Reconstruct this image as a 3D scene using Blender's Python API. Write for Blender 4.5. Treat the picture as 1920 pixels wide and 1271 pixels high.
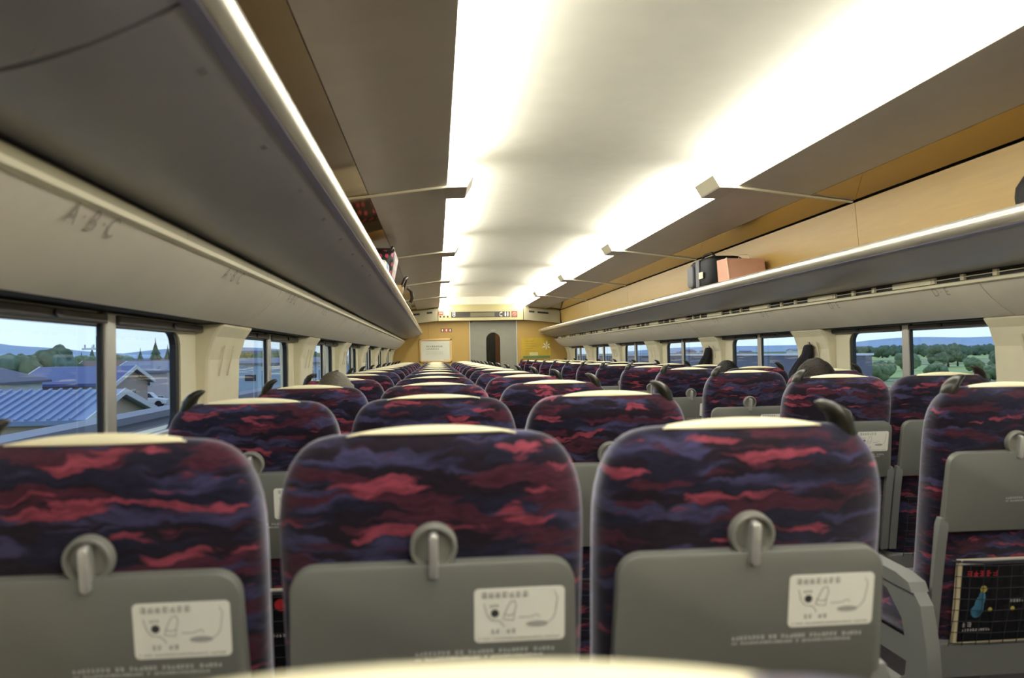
import bpy, math, random
from mathutils import Vector, Matrix, noise as mnoise
random.seed(7)
sc = bpy.context.scene
for o in list(bpy.data.objects): bpy.data.objects.remove(o, do_unlink=True)
COL = sc.collection
R = math.radians

# ------------------------------------------------------------------ camera
# car axis = +Y, floor z = 0, eye 1.25 m above the floor over the middle seat column
FPX, CX, CY = 1540.0, 960.0, 635.5
VP = (818.0, 667.0)              # where the car's long lines meet in the 1920x1271 photo
ROLL = R(1.0)
EYE = 1.25
_d = Vector(((VP[0]-CX)/FPX, (VP[1]-CY)/FPX, 1.0)).normalized()
_r = Vector((math.cos(ROLL), -math.sin(ROLL), 0.0)); _r = (_r - _d*_r.dot(_d)).normalized()
_u = -_d.cross(_r)
# rows: world X, Y, Z axes written in camera space (x right, y down, z forward)
def ray(px, py):
    c = Vector(((px-CX)/FPX, (py-CY)/FPX, 1.0))
    return Vector((_r.dot(c), _d.dot(c), _u.dot(c)))
def atY(px, py, Y):
    v = ray(px, py); v = v*(Y/v.y); return Vector((v.x, Y, v.z+EYE))
def atZ(px, py, Z):
    v = ray(px, py); v = v*((Z-EYE)/v.z); return Vector((v.x, v.y, Z))
cam_d = bpy.data.cameras.new('camera'); cam = bpy.data.objects.new('camera', cam_d); COL.objects.link(cam)
cr = Vector((_r.x, _d.x, _u.x)); cd = Vector((_r.y, _d.y, _u.y)); cf = Vector((_r.z, _d.z, _u.z))
cam.matrix_world = Matrix(((cr.x, -cd.x, -cf.x, 0), (cr.y, -cd.y, -cf.y, 0), (cr.z, -cd.z, -cf.z, EYE), (0, 0, 0, 1)))
cam_d.sensor_fit = 'HORIZONTAL'; cam_d.sensor_width = 36.0; cam_d.lens = FPX/1920*36
cam_d.clip_start = 0.02; cam_d.clip_end = 9000
cam_d.dof.use_dof = True; cam_d.dof.focus_distance = 7.0; cam_d.dof.aperture_fstop = 4.2
sc.camera = cam

# ------------------------------------------------------------------ sky, exposure
sc.view_settings.view_transform = 'Standard'
sc.view_settings.look = 'None'
sc.view_settings.gamma = 1.0
sc.view_settings.use_curve_mapping = False
sc.view_settings.exposure = 0.0
SKY_STRENGTH = 1.35
LAMP = 18.0                         # emission of the fluorescent cove lights
LAMP_COL = (1.0, 0.965, 0.85, 1)
w = bpy.data.worlds.new('overcast_dusk_sky'); sc.world = w; w.use_nodes = True
nt = w.node_tree; nt.nodes.clear()
wo = nt.nodes.new('ShaderNodeOutputWorld'); bg = nt.nodes.new('ShaderNodeBackground')
tc = nt.nodes.new('ShaderNodeTexCoord'); sp = nt.nodes.new('ShaderNodeSeparateXYZ')
cr_ = nt.nodes.new('ShaderNodeValToRGB'); nz = nt.nodes.new('ShaderNodeTexNoise'); mx = nt.nodes.new('ShaderNodeMix')
mx.data_type = 'RGBA'
nt.links.new(tc.outputs['Generated'], sp.inputs[0]); nt.links.new(sp.outputs['Z'], cr_.inputs[0])
cr_.color_ramp.elements[0].position = 0.0; cr_.color_ramp.elements[0].color = (0.70, 0.86, 1.0, 1)
cr_.color_ramp.elements[1].position = 0.5; cr_.color_ramp.elements[1].color = (0.50, 0.66, 0.98, 1)
nz.inputs['Scale'].default_value = 3.0; nz.inputs['Detail'].default_value = 4
nt.links.new(tc.outputs['Generated'], nz.inputs['Vector'])
nm = nt.nodes.new('ShaderNodeMapRange'); nm.inputs[1].default_value = .4; nm.inputs[2].default_value = .8
nm.inputs[3].default_value = 0; nm.inputs[4].default_value = .5
nt.links.new(nz.outputs[0], nm.inputs[0]); nt.links.new(nm.outputs[0], mx.inputs[0])
nt.links.new(cr_.outputs[0], mx.inputs[6]); mx.inputs[7].default_value = (0.86, 0.94, 1.0, 1)
nt.links.new(mx.outputs[2], bg.inputs[0]); bg.inputs[1].default_value = SKY_STRENGTH
nt.links.new(bg.outputs[0], wo.inputs[0])

# ------------------------------------------------------------------ materials
MATS = {}
def mat(name, col, rough=0.5, metal=0.0, spec=0.5, emit=None, es=0.0, var=0.0, vscale=8.0, bump=0.0, bscale=60.0, sheen=0.0, coat=0.0):
    """principled material whose colour is broken up by a little procedural noise"""
    m = bpy.data.materials.new(name); m.use_nodes = True; n = m.node_tree.nodes; l = m.node_tree.links
    b = n['Principled BSDF']
    b.inputs['Base Color'].default_value = (*col, 1); b.inputs['Roughness'].default_value = rough
    b.inputs['Metallic'].default_value = metal; b.inputs['Specular IOR Level'].default_value = spec
    if coat: b.inputs['Coat Weight'].default_value = coat; b.inputs['Coat Roughness'].default_value = .08
    if sheen: b.inputs['Sheen Weight'].default_value = sheen; b.inputs['Sheen Roughness'].default_value = .4
    if emit: b.inputs['Emission Color'].default_value = (*emit, 1); b.inputs['Emission Strength'].default_value = es
    t = n.new('ShaderNodeTexCoord')
    if var:
        z = n.new('ShaderNodeTexNoise'); z.inputs['Scale'].default_value = vscale; z.inputs['Detail'].default_value = 3
        l.new(t.outputs['Object'], z.inputs['Vector'])
        mr = n.new('ShaderNodeMapRange'); mr.inputs[1].default_value = .3; mr.inputs[2].default_value = .7
        mr.inputs[3].default_value = 1-var; mr.inputs[4].default_value = 1+var; l.new(z.outputs[0], mr.inputs[0])
        mm = n.new('ShaderNodeMix'); mm.data_type = 'RGBA'; mm.blend_type = 'MULTIPLY'; mm.inputs[0].default_value = 1
        mm.inputs[6].default_value = (*col, 1); l.new(mr.outputs[0], mm.inputs[7]); l.new(mm.outputs[2], b.inputs['Base Color'])
    if bump:
        z2 = n.new('ShaderNodeTexNoise'); z2.inputs['Scale'].default_value = bscale; l.new(t.outputs['Object'], z2.inputs['Vector'])
        bp = n.new('ShaderNodeBump'); bp.inputs['Strength'].default_value = bump; bp.inputs['Distance'].default_value = .01
        l.new(z2.outputs[0], bp.inputs['Height']); l.new(bp.outputs[0], b.inputs['Normal'])
    MATS[name] = m; return m

def fabric_mat():
    m = bpy.data.materials.new('seat_moquette'); m.use_nodes = True; n = m.node_tree.nodes; l = m.node_tree.links
    b = n['Principled BSDF']; b.inputs['Roughness'].default_value = .9; b.inputs['Specular IOR Level'].default_value = .1
    b.inputs['Sheen Weight'].default_value = .7; b.inputs['Sheen Roughness'].default_value = .45
    b.inputs['Sheen Tint'].default_value = (.75, .75, .9, 1)
    t = n.new('ShaderNodeTexCoord'); oi = n.new('ShaderNodeObjectInfo')
    mul = n.new('ShaderNodeVectorMath'); mul.operation = 'SCALE'; mul.inputs[0].default_value = (7.3, 3.1, 11.7)
    l.new(oi.outputs['Random'], mul.inputs['Scale'])
    add = n.new('ShaderNodeVectorMath'); add.operation = 'ADD'; l.new(t.outputs['Object'], add.inputs[0]); l.new(mul.outputs[0], add.inputs[1])
    # jagged warp
    wn = n.new('ShaderNodeTexNoise'); wn.inputs['Scale'].default_value = 22; wn.inputs['Detail'].default_value = 3
    l.new(add.outputs[0], wn.inputs['Vector'])
    ws = n.new('ShaderNodeVectorMath'); ws.operation = 'SCALE'; ws.inputs['Scale'].default_value = .035
    sub = n.new('ShaderNodeVectorMath'); sub.operation = 'SUBTRACT'; sub.inputs[1].default_value = (.5, .5, .5)
    l.new(wn.outputs['Color'], sub.inputs[0]); l.new(sub.outputs[0], ws.inputs[0])
    wa = n.new('ShaderNodeVectorMath'); wa.operation = 'ADD'; l.new(add.outputs[0], wa.inputs[0]); l.new(ws.outputs[0], wa.inputs[1])
    def layer(scale, off, lo, hi, detail=2.0):
        mp = n.new('ShaderNodeMapping'); mp.inputs['Scale'].default_value = scale; mp.inputs['Location'].default_value = off
        l.new(wa.outputs[0], mp.inputs['Vector'])
        z = n.new('ShaderNodeTexNoise'); z.inputs['Scale'].default_value = 1; z.inputs['Detail'].default_value = detail
        z.inputs['Roughness'].default_value = .45; l.new(mp.outputs[0], z.inputs['Vector'])
        r = n.new('ShaderNodeMapRange'); r.interpolation_type = 'SMOOTHSTEP'; r.inputs[1].default_value = lo; r.inputs[2].default_value = hi
        l.new(z.outputs[0], r.inputs[0]); return r.outputs[0]
    cur = None
    def over(prev, col, fac):
        x = n.new('ShaderNodeMix'); x.data_type = 'RGBA'
        if isinstance(prev, tuple): x.inputs[6].default_value = prev
        else: l.new(prev, x.inputs[6])
        x.inputs[7].default_value = col; l.new(fac, x.inputs[0]); return x.outputs[2]
    cur = over((.0105, .0095, .024, 1), (.040, .037, .092, 1), layer((5, 5, 27), (3, 1, 2), .49, .60))
    cur = over(cur, (.011, .006, .012, 1), layer((7, 7, 36), (9, 4, 7), .51, .57))
    cur = over(cur, (.052, .012, .024, 1), layer((8, 8, 46), (1, 8, 3), .54, .60, 4))
    cur = over(cur, (.225, .040, .066, 1), layer((7.5, 7.5, 46), (5, 2, 9), .605, .655, 3))
    fb = layer((40, 40, 170), (2, 2, 2), .30, .70)
    mf = n.new('ShaderNodeMapRange'); mf.inputs[3].default_value = .72; mf.inputs[4].default_value = 1.25; l.new(fb, mf.inputs[0])
    mm = n.new('ShaderNodeMix'); mm.data_type = 'RGBA'; mm.blend_type = 'MULTIPLY'; mm.inputs[0].default_value = 1
    l.new(cur, mm.inputs[6]); l.new(mf.outputs[0], mm.inputs[7]); cur = mm.outputs[2]
    l.new(cur, b.inputs['Base Color'])
    z2 = n.new('ShaderNodeTexNoise'); z2.inputs['Scale'].default_value = 420; l.new(t.outputs['Object'], z2.inputs['Vector'])
    bp = n.new('ShaderNodeBump'); bp.inputs['Strength'].default_value = .12; bp.inputs['Distance'].default_value = .002
    l.new(z2.outputs[0], bp.inputs['Height']); l.new(bp.outputs[0], b.inputs['Normal'])
    MATS['fabric'] = m
fabric_mat()

def wood_mat():
    m = bpy.data.materials.new('maple_laminate'); m.use_nodes = True; n = m.node_tree.nodes; l = m.node_tree.links
    b = n['Principled BSDF']; b.inputs['Roughness'].default_value = .38
    t = n.new('ShaderNodeTexCoord'); mp = n.new('ShaderNodeMapping'); mp.inputs['Scale'].default_value = (30, 2, 30)
    l.new(t.outputs['Object'], mp.inputs['Vector'])
    z = n.new('ShaderNodeTexNoise'); z.inputs['Scale'].default_value = 2; z.inputs['Detail'].default_value = 5; l.new(mp.outputs[0], z.inputs['Vector'])
    r = n.new('ShaderNodeValToRGB'); r.color_ramp.elements[0].color = (.46, .295, .075, 1); r.color_ramp.elements[1].color = (.54, .355, .10, 1)
    l.new(z.outputs[0], r.inputs[0]); l.new(r.outputs[0], b.inputs['Base Color']); MATS['wood'] = m
wood_mat()

def glass_mat():
    m = bpy.data.materials.new('window_glass'); m.use_nodes = True; n = m.node_tree.nodes; l = m.node_tree.links
    n.remove(n['Principled BSDF']); out = n['Material Output']
    tr = n.new('ShaderNodeBsdfTransparent'); tr.inputs[0].default_value = (.93, .97, .98, 1)
    gl = n.new('ShaderNodeBsdfGlossy'); gl.inputs['Roughness'].default_value = .02
    fr = n.new('ShaderNodeFresnel'); fr.inputs['IOR'].default_value = 1.45
    ge = n.new('ShaderNodeNewGeometry'); inv = n.new('ShaderNodeMath'); inv.operation = 'SUBTRACT'; inv.inputs[0].default_value = 1
    l.new(ge.outputs['Backfacing'], inv.inputs[1]); mu = n.new('ShaderNodeMath'); mu.operation = 'MULTIPLY'
    l.new(inv.outputs[0], mu.inputs[0]); l.new(fr.outputs[0], mu.inputs[1])      # reflect at the entry face only
    ms = n.new('ShaderNodeMixShader'); l.new(mu.outputs[0], ms.inputs[0]); l.new(tr.outputs[0], ms.inputs[1]); l.new(gl.outputs[0], ms.inputs[2])
    l.new(ms.outputs[0], out.inputs[0]); MATS['glass'] = m
glass_mat()
def lamp_mat():
    m = bpy.data.materials.new('fluorescent_diffuser'); m.use_nodes = True; n = m.node_tree.nodes; l = m.node_tree.links
    n.remove(n['Principled BSDF']); e = n.new('ShaderNodeEmission'); e.inputs[0].default_value = LAMP_COL; e.inputs[1].default_value = LAMP
    l.new(e.outputs[0], n['Material Output'].inputs[0]); MATS['lamp'] = m
lamp_mat()
mat('cream', (.74, .70, .52), .45, var=.03)
mat('pillar', (.80, .76, .58), .5, var=.03)
mat('panel_beige', (.70, .665, .59), .55, var=.03)
mat('ceiling_white', (.84, .82, .71), .6, var=.02)
mat('panel_gray', (.43, .385, .33), .38, var=.04)
mat('mirror_bronze', (.36, .25, .095), .07, metal=.85)  # bronze, its tint deepened to stand in for the wood's amber reflection
mat('rack_gray', (.28, .28, .30), .35, var=.04)
mat('rail', (.74, .71, .60), .22, metal=.55)
mat('trim_purple', (.17, .165, .25), .35)
mat('dark', (.012, .012, .013), .6)
mat('gasket', (.008, .008, .010), .45)
mat('blind_box', (.075, .072, .068), .5, var=.05)
mat('alu', (.62, .62, .60), .35, metal=.6)
mat('steel', (.45, .45, .45), .3, metal=.8)
mat('tray', (.165, .17, .155), .42, var=.03, coat=.15)
mat('tray_rim', (.22, .22, .20), .4)
mat('seat_gray', (.19, .195, .19), .5, var=.03)
mat('grip', (.016, .016, .010), .33, spec=.45)
mat('cover', (.86, .80, .55), .75, var=.02, bump=.1, bscale=300)
mat('sticker', (.82, .82, .75), .5)
mat('print_gray', (.38, .38, .36), .6)
mat('print_dark', (.05, .05, .05), .6)
mat('print_light', (.55, .56, .54), .6)
mat('print_faint', (.38, .36, .325), .6)
mat('carpet', (.05, .045, .055), .95, var=.15, vscale=60)
mat('box_yellow', (.56, .50, .27), .45, var=.02)
mat('wing', (.36, .32, .20), .5, var=.02)
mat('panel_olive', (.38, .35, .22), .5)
mat('door_gray', (.26, .26, .215), .45, var=.04)
mat('screen', (.06, .055, .05), .25)
mat('screen_lit', (.20, .18, .11), .3)
mat('white_print', (.80, .78, .70), .5, emit=(1, .97, .85), es=.25)
mat('red_print', (.60, .10, .06), .5)
mat('poster_white', (.72, .72, .60), .4)
mat('poster_line', (.22, .21, .15), .6)
mat('poster_frame', (.70, .47, .20), .3, metal=.4)
mat('poster_yellow', (.56, .38, .035), .4, var=.12, vscale=6)
mat('poster_green', (.13, .22, .08), .4)
mat('poster_cream', (.66, .62, .30), .4)
mat('poster_petal', (.80, .76, .55), .4)
mat('black_cloth', (.012, .012, .018), .85, var=.1)
mat('bag_black', (.008, .009, .011), .6, spec=.3, var=.1)
mat('bag_gray', (.10, .10, .115), .5)
mat('bag_buckle', (.62, .56, .38), .35)
mat('paper_pink', (.66, .36, .25), .65, var=.05)
mat('paper_edge', (.80, .58, .42), .6)
mat('dot_black', (.020, .018, .020), .4)
mat('dot_pink', (.62, .09, .13), .45)
mat('pack_white', (.68, .66, .56), .5)
mat('pack_blue', (.16, .22, .42), .5)
mat('leather_tan', (.34, .21, .07), .45, var=.08)
mat('leather_dark', (.035, .022, .014), .4)
mat('skin', (.42, .25, .17), .55)
mat('hair_black', (.008, .006, .005), .65, spec=.25, bump=.6, bscale=90)
mat('hair_brown', (.012, .008, .005), .65, spec=.25, bump=.6, bscale=90)
mat('hair_gray', (.075, .062, .042), .6, bump=.5, bscale=110)
mat('shirt_navy', (.03, .035, .06), .8)
mat('shirt_gray', (.20, .20, .21), .8)
mat('shirt_brown', (.13, .08, .05), .8)
mat('mag_black', (.010, .010, .012), .25)
mat('mag_page', (.66, .58, .38), .7)
mat('mag_cream', (.52, .50, .52), .5)
mat('mag_red', (.55, .03, .04), .4)
mat('mag_blue', (.06, .22, .36), .4)
mat('mag_yellow', (.52, .42, .08), .4)
mat('net', (.02, .02, .028), .8)
# outside
mat('concrete', (.30, .31, .35), .85, var=.06, vscale=.6)
mat('concrete_dark', (.16, .17, .21), .85, var=.06, vscale=.4)
mat('rail_white', (.75, .78, .82), .5)
mat('grass_ground', (.10, .15, .05), .95, var=.35, vscale=.05)
mat('field_green', (.34, .43, .15), .95, var=.15, vscale=.1)
mat('field_olive', (.28, .31, .15), .95, var=.2, vscale=.1)
mat('road', (.16, .16, .17), .9, var=.05, vscale=.3)
mat('roof_blue', (.05, .08, .24), .5, var=.06, vscale=1)
mat('roof_corrugated', (.20, .27, .44), .45, var=.05, vscale=1)
mat('roof_dark', (.10, .10, .15), .7, var=.08, vscale=1)
mat('roof_gray', (.20, .22, .30), .7, var=.06, vscale=1)
mat('roof_brown', (.16, .09, .07), .7, var=.06, vscale=1)
mat('house_white', (.62, .64, .68), .8, var=.03, vscale=1)
mat('house_tan', (.42, .33, .29), .8, var=.03, vscale=1)
mat('house_pink', (.60, .52, .54), .8, var=.03, vscale=1)
mat('house_gray', (.25, .25, .32), .8, var=.03, vscale=1)
mat('house_cream', (.55, .42, .33), .8, var=.03, vscale=1)
mat('house_sky', (.46, .58, .74), .8, var=.03, vscale=1)
mat('house_brown', (.22, .13, .09), .8, var=.05, vscale=1)
mat('pane_dark', (.05, .06, .09), .15)
mat('leaf_dark', (.085, .13, .075), .8, var=.4, vscale=1.5)
mat('leaf_mid', (.13, .18, .085), .8, var=.4, vscale=1.5)
mat('leaf_yellow', (.14, .17, .04), .8, var=.3, vscale=1.5)
mat('bark', (.06, .045, .03), .9)
mat('hill', (.29, .39, .52), 1.0, var=.06, vscale=.002)  # distance haze is mixed into this pale blue base colour
mat('car_white', (.72, .74, .78), .25)
mat('tyre', (.01, .01, .01), .8)

# ------------------------------------------------------------------ mesh helpers
class MB:
    def __init__(s): s.v = []; s.f = []
    def add(s, vs, fs):
        k = len(s.v); s.v += [tuple(p) for p in vs]; s.f += [tuple(i+k for i in f) for f in fs]; return s
    def box(s, x0, x1, y0, y1, z0, z1):
        return s.add([(x0,y0,z0),(x1,y0,z0),(x1,y1,z0),(x0,y1,z0),(x0,y0,z1),(x1,y0,z1),(x1,y1,z1),(x0,y1,z1)],
                     [(0,3,2,1),(4,5,6,7),(0,1,5,4),(1,2,6,5),(2,3,7,6),(3,0,4,7)])
    def loft(s, rings, cap=True, close=True):
        n = len(rings[0]); vs = [p for r in rings for p in r]; fs = []
        m = n if close else n-1
        for i in range(len(rings)-1):
            for j in range(m):
                a, b = i*n+j, i*n+(j+1) % n
                fs.append((a, b, b+n, a+n))
        if cap and close:
            fs.append(tuple(range(n-1, -1, -1))); fs.append(tuple((len(rings)-1)*n+j for j in range(n)))
        return s.add(vs, fs)
    def prismY(s, poly, y0, y1):          # poly in (x, z)
        return s.loft([[(x, y0, z) for x, z in poly], [(x, y1, z) for x, z in poly]])
    def prismX(s, poly, x0, x1):          # poly in (y, z)
        return s.loft([[(x0, y, z) for y, z in poly], [(x1, y, z) for y, z in poly]])
    def prismZ(s, poly, z0, z1):
        return s.loft([[(x, y, z0) for x, y in poly], [(x, y, z1) for x, y in poly]])
    def tube(s, path, rad, n=10, sx=1.0):
        rings = []
        for i, p in enumerate(path):
            p = Vector(p); a = Vector(path[max(i-1, 0)]); b = Vector(path[min(i+1, len(path)-1)])
            t = (b-a).normalized(); up = Vector((0, 0, 1)) if abs(t.z) < .9 else Vector((0, 1, 0))
            e1 = t.cross(up).normalized(); e2 = e1.cross(t); r = rad[i] if isinstance(rad, (list, tuple)) else rad
            rings.append([p + e1*(r*sx*math.cos(2*math.pi*k/n)) + e2*(r*math.sin(2*math.pi*k/n)) for k in range(n)])
        return s.loft(rings)
    def sphere(s, c, r, n=16, m=10):
        rx, ry, rz = r if isinstance(r, (list, tuple)) else (r, r, r)
        rings = []
        for i in range(m+1):
            a = -math.pi/2 + math.pi*max(.02, min(.98, i/m))
            rings.append([(c[0]+rx*math.cos(a)*math.cos(2*math.pi*k/n), c[1]+ry*math.cos(a)*math.sin(2*math.pi*k/n), c[2]+rz*math.sin(a)) for k in range(n)])
        return s.loft(rings)
    def map(s, fn): s.v = [tuple(fn(*p)) for p in s.v]; return s
    def mesh(s, name, m, smooth=None, off=(0, 0, 0)):
        me = bpy.data.meshes.new(name)
        me.from_pydata([(a-off[0], b-off[1], c-off[2]) for a, b, c in s.v], [], s.f)
        me.materials.append(MATS[m] if isinstance(m, str) else m)
        import bmesh
        bm = bmesh.new(); bm.from_mesh(me); bmesh.ops.recalc_face_normals(bm, faces=bm.faces); bm.to_mesh(me); bm.free()
        if smooth:
            for p in me.polygons: p.use_smooth = True
            try: me.set_sharp_from_angle(angle=R(smooth))
            except Exception: pass
        me.update(); return me
    def build(s, name, m, parent=None, smooth=None, bevel=0):
        if parent is not None: off = tuple(ROOT[parent.name])
        else:
            xs = list(zip(*s.v)); off = ((min(xs[0])+max(xs[0]))/2, (min(xs[1])+max(xs[1]))/2, min(xs[2]))
        o = bpy.data.objects.new(name, s.mesh(name, m, smooth, off)); COL.objects.link(o)
        if parent is not None: o.parent = parent
        else: o.location = off
        ROOT[o.name] = Vector(off)
        if bevel:
            b = o.modifiers.new('bevel', 'BEVEL'); b.width = bevel; b.segments = 2; b.limit_method = 'ANGLE'
        return o
ROOT = {}
def tag(o, label, cat=None, group=None, kind=None):
    o['label'] = label
    if cat: o['category'] = cat
    if group: o['group'] = group
    if kind: o['kind'] = kind
    return o
def thing(name, label, cat=None, loc=(0, 0, 0), group=None, kind=None):
    o = bpy.data.objects.new(name, None); COL.objects.link(o); o.location = loc; o.empty_display_size = .1
    ROOT[o.name] = Vector(loc)
    return tag(o, label, cat, group, kind)
def struct(o, label): return tag(o, label, kind='structure')
ORD = ['zeroth','first','second','third','fourth','fifth','sixth','seventh','eighth','ninth','tenth','eleventh','twelfth','thirteenth','fourteenth','fifteenth','sixteenth']
def rrect(x0, x1, y0, y1, r, n=5):
    rs = r if isinstance(r, (list, tuple)) else (r, r, r, r)     # bl, br, tr, tl
    pts = []
    for (cx, cy, a0, rr) in ((x0+rs[0], y0+rs[0], 180, rs[0]), (x1-rs[1], y0+rs[1], 270, rs[1]), (x1-rs[2], y1-rs[2], 0, rs[2]), (x0+rs[3], y1-rs[3], 90, rs[3])):
        for k in range(n+1):
            a = R(a0+90*k/n); pts.append((cx+rr*math.cos(a), cy+rr*math.sin(a)))
    return pts

# ------------------------------------------------------------------ dimensions
YE, YB = 15.2, -2.6               # end wall, rear end of what is modelled
CEN = 0.82
def mir(x): return 2*CEN - x
P0, PITCH, PW = 2.93, 1.96, .45   # window pillars
pillars = [P0+PITCH*k for k in range(-2, 7)]
SILL, HEAD = 1.030, 1.375

# ------------------------------------------------------------------ floor and ceiling
fl = MB().box(-.92, 2.56, YB, YE+1.6, -.06, 0).build('floor', 'carpet'); struct(fl, 'dark carpeted floor of the train saloon')
# centre ceiling: shallow white vault between the two light coves
LX0, LX1 = .07, 1.640             # inner edges of the grey side panels
arc = [(-.02, 2.262), (.06, 2.285), (.2, 2.306), (.4, 2.325), (.62, 2.335), (.855, 2.338), (1.09, 2.335), (1.31, 2.325), (1.51, 2.306), (1.65, 2.285), (1.73, 2.262)]
cl = thing('ceiling', 'white vaulted ceiling between the two rows of cove lights', kind='structure', loc=(.855, 6, 2.3))
MB().prismY(arc + [(1.73, 2.40), (-.02, 2.40)], YB, YE+.02).build('vault', 'ceiling_white', cl, smooth=30)
for sgn, xs in ((-1, (LX0, -.02)), (1, (LX1, 1.73))):
    MB().prismY([(xs[0], 2.150), (xs[1], 2.30), (xs[1]+sgn*.03, 2.30), (xs[0]+sgn*.03, 2.150)], YB, YE).build('cove_back', 'ceiling_white', cl)
BRK = [1.63, 4.30, 7.02, 9.72, 12.32]
segs = [YB] + BRK + [YE-.02]
# side panels: matt grey facet, then bronze mirror facet, up to the wood side wall
SIDEP = {'L': dict(e=LX0, b=-.335, d=-.60, s=-1), 'R': dict(e=LX1, b=2.045, d=2.285, s=1)}
for k, q in SIDEP.items():
    s_ = q['s']
    for a, b_ in zip(segs[:-1], segs[1:]):
        a2, b2 = a+.004, b_-.004
        MB().prismY([(q['e'], 2.140), (q['b'], 2.090), (q['b'], 2.112), (q['e']+s_*.03, 2.166)], a2, b2).build('side_panel', 'panel_gray', cl)
        MB().prismY([(q['b']+s_*.003, 2.0895), (q['d'], 2.060), (q['d'], 2.083), (q['b']+s_*.003, 2.112)], a2, b2).build('mirror_panel', 'mirror_bronze', cl)
    MB().prismY([(q['e']+s_*.035, 2.17), (q['d']+s_*.25, 2.10), (q['d']+s_*.25, 2.42), (q['e']+s_*.035, 2.40)], YB, YE).build('backing', 'dark', cl)

# ------------------------------------------------------------------ side walls
def side_wall(side):
    m = (lambda x: x) if side == 'R' else mir
    nm = 'right' if side == 'R' else 'left'
    txt = 'two-seat' if side == 'R' else 'three-seat'
    W = thing('wall_'+nm, 'beige side wall with windows on the %s side' % txt, kind='structure', loc=(m(2.43), 6, 0))
    def pr(poly, a, b, name, mt, **kw): return MB().prismY([(m(x), z) for x, z in poly], a, b).build(name, mt, W, **kw)
    pr([(2.43, SILL), (2.47, 0), (2.55, 0), (2.55, SILL)], YB, YE, 'lower_panel', 'panel_beige')
    pr([(2.415, SILL-.02), (2.43, SILL-.02), (2.55, SILL-.02), (2.55, SILL+.003), (2.415, SILL+.003)], YB, YE, 'sill', 'cream')
    for y in pillars:
        y1 = min(y+PW, YE)
        a = max(y, YB)
        p = pr([(2.43, SILL), (2.424, 1.25), (2.400, 1.33), (2.368, HEAD), (2.55, HEAD), (2.55, SILL)], a, y1, 'pillar_panel', 'pillar', bevel=.012)
        # coat hook with its two slim slots
        hz = 1.318
        for dy in (.12, .24):
            pr([(2.424, 1.19), (2.402, 1.30), (2.398, 1.30), (2.420, 1.19)], a+dy, a+dy+.012, 'hook_slot', 'cream')
    # header panels in long pieces with open joints
    joints = [YB, 3.16, 7.08, 11.0, YE]
    for a, b in zip(joints[:-1], joints[1:]):
        pr([(2.368, HEAD), (2.338, 1.392), (2.30, 1.418), (2.262, 1.452), (2.230, 1.485), (2.212, 1.513), (2.225, 1.518), (2.245, 1.492), (2.275, 1.463), (2.312, 1.430), (2.35, 1.404), (2.38, 1.386)],
           a+.003, b-.003, 'header_panel', 'panel_beige', smooth=40)
    pr([(2.39, HEAD), (2.25, 1.50), (2.25, 1.62), (2.55, 1.62), (2.55, HEAD)], YB, YE, 'header_core', 'dark')
    pr([(2.198, 1.512), (2.215, 1.509), (2.25, 1.512), (2.25, 1.527), (2.215, 1.528), (2.198, 1.523)], YB, YE, 'ledge', 'cream')
    # air outlet above the ledge: slots in threes between closed plates
    pr([(2.228, 1.529), (2.25, 1.529), (2.25, 1.570), (2.228, 1.570)], YB, YE, 'vent_recess', 'dark')
    y = YB
    while y < YE-.3:
        if side == 'R':
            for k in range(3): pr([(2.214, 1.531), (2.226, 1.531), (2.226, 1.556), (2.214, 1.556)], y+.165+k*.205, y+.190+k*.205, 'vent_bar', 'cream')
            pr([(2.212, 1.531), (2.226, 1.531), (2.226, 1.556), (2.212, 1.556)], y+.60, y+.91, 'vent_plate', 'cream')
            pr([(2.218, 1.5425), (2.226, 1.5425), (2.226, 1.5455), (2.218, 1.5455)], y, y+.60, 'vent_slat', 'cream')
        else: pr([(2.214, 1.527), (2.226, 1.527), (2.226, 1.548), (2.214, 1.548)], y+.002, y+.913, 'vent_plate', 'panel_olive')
        y += .915
    # wood lining above the rack
    for a, b in zip(segs[:-1], segs[1:]):
        pr([(2.325, 1.60), (2.318, 1.80), (2.300, 2.050), (2.33, 2.060), (2.36, 1.60)], a+.002, b-.002, 'wood_panel', 'wood')
    pr([(2.345, 1.60), (2.335, 2.10), (2.55, 2.10), (2.55, 1.60)], YB, YE, 'lining_core', 'dark')
    return W
side_wall('L'); side_wall('R')

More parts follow.
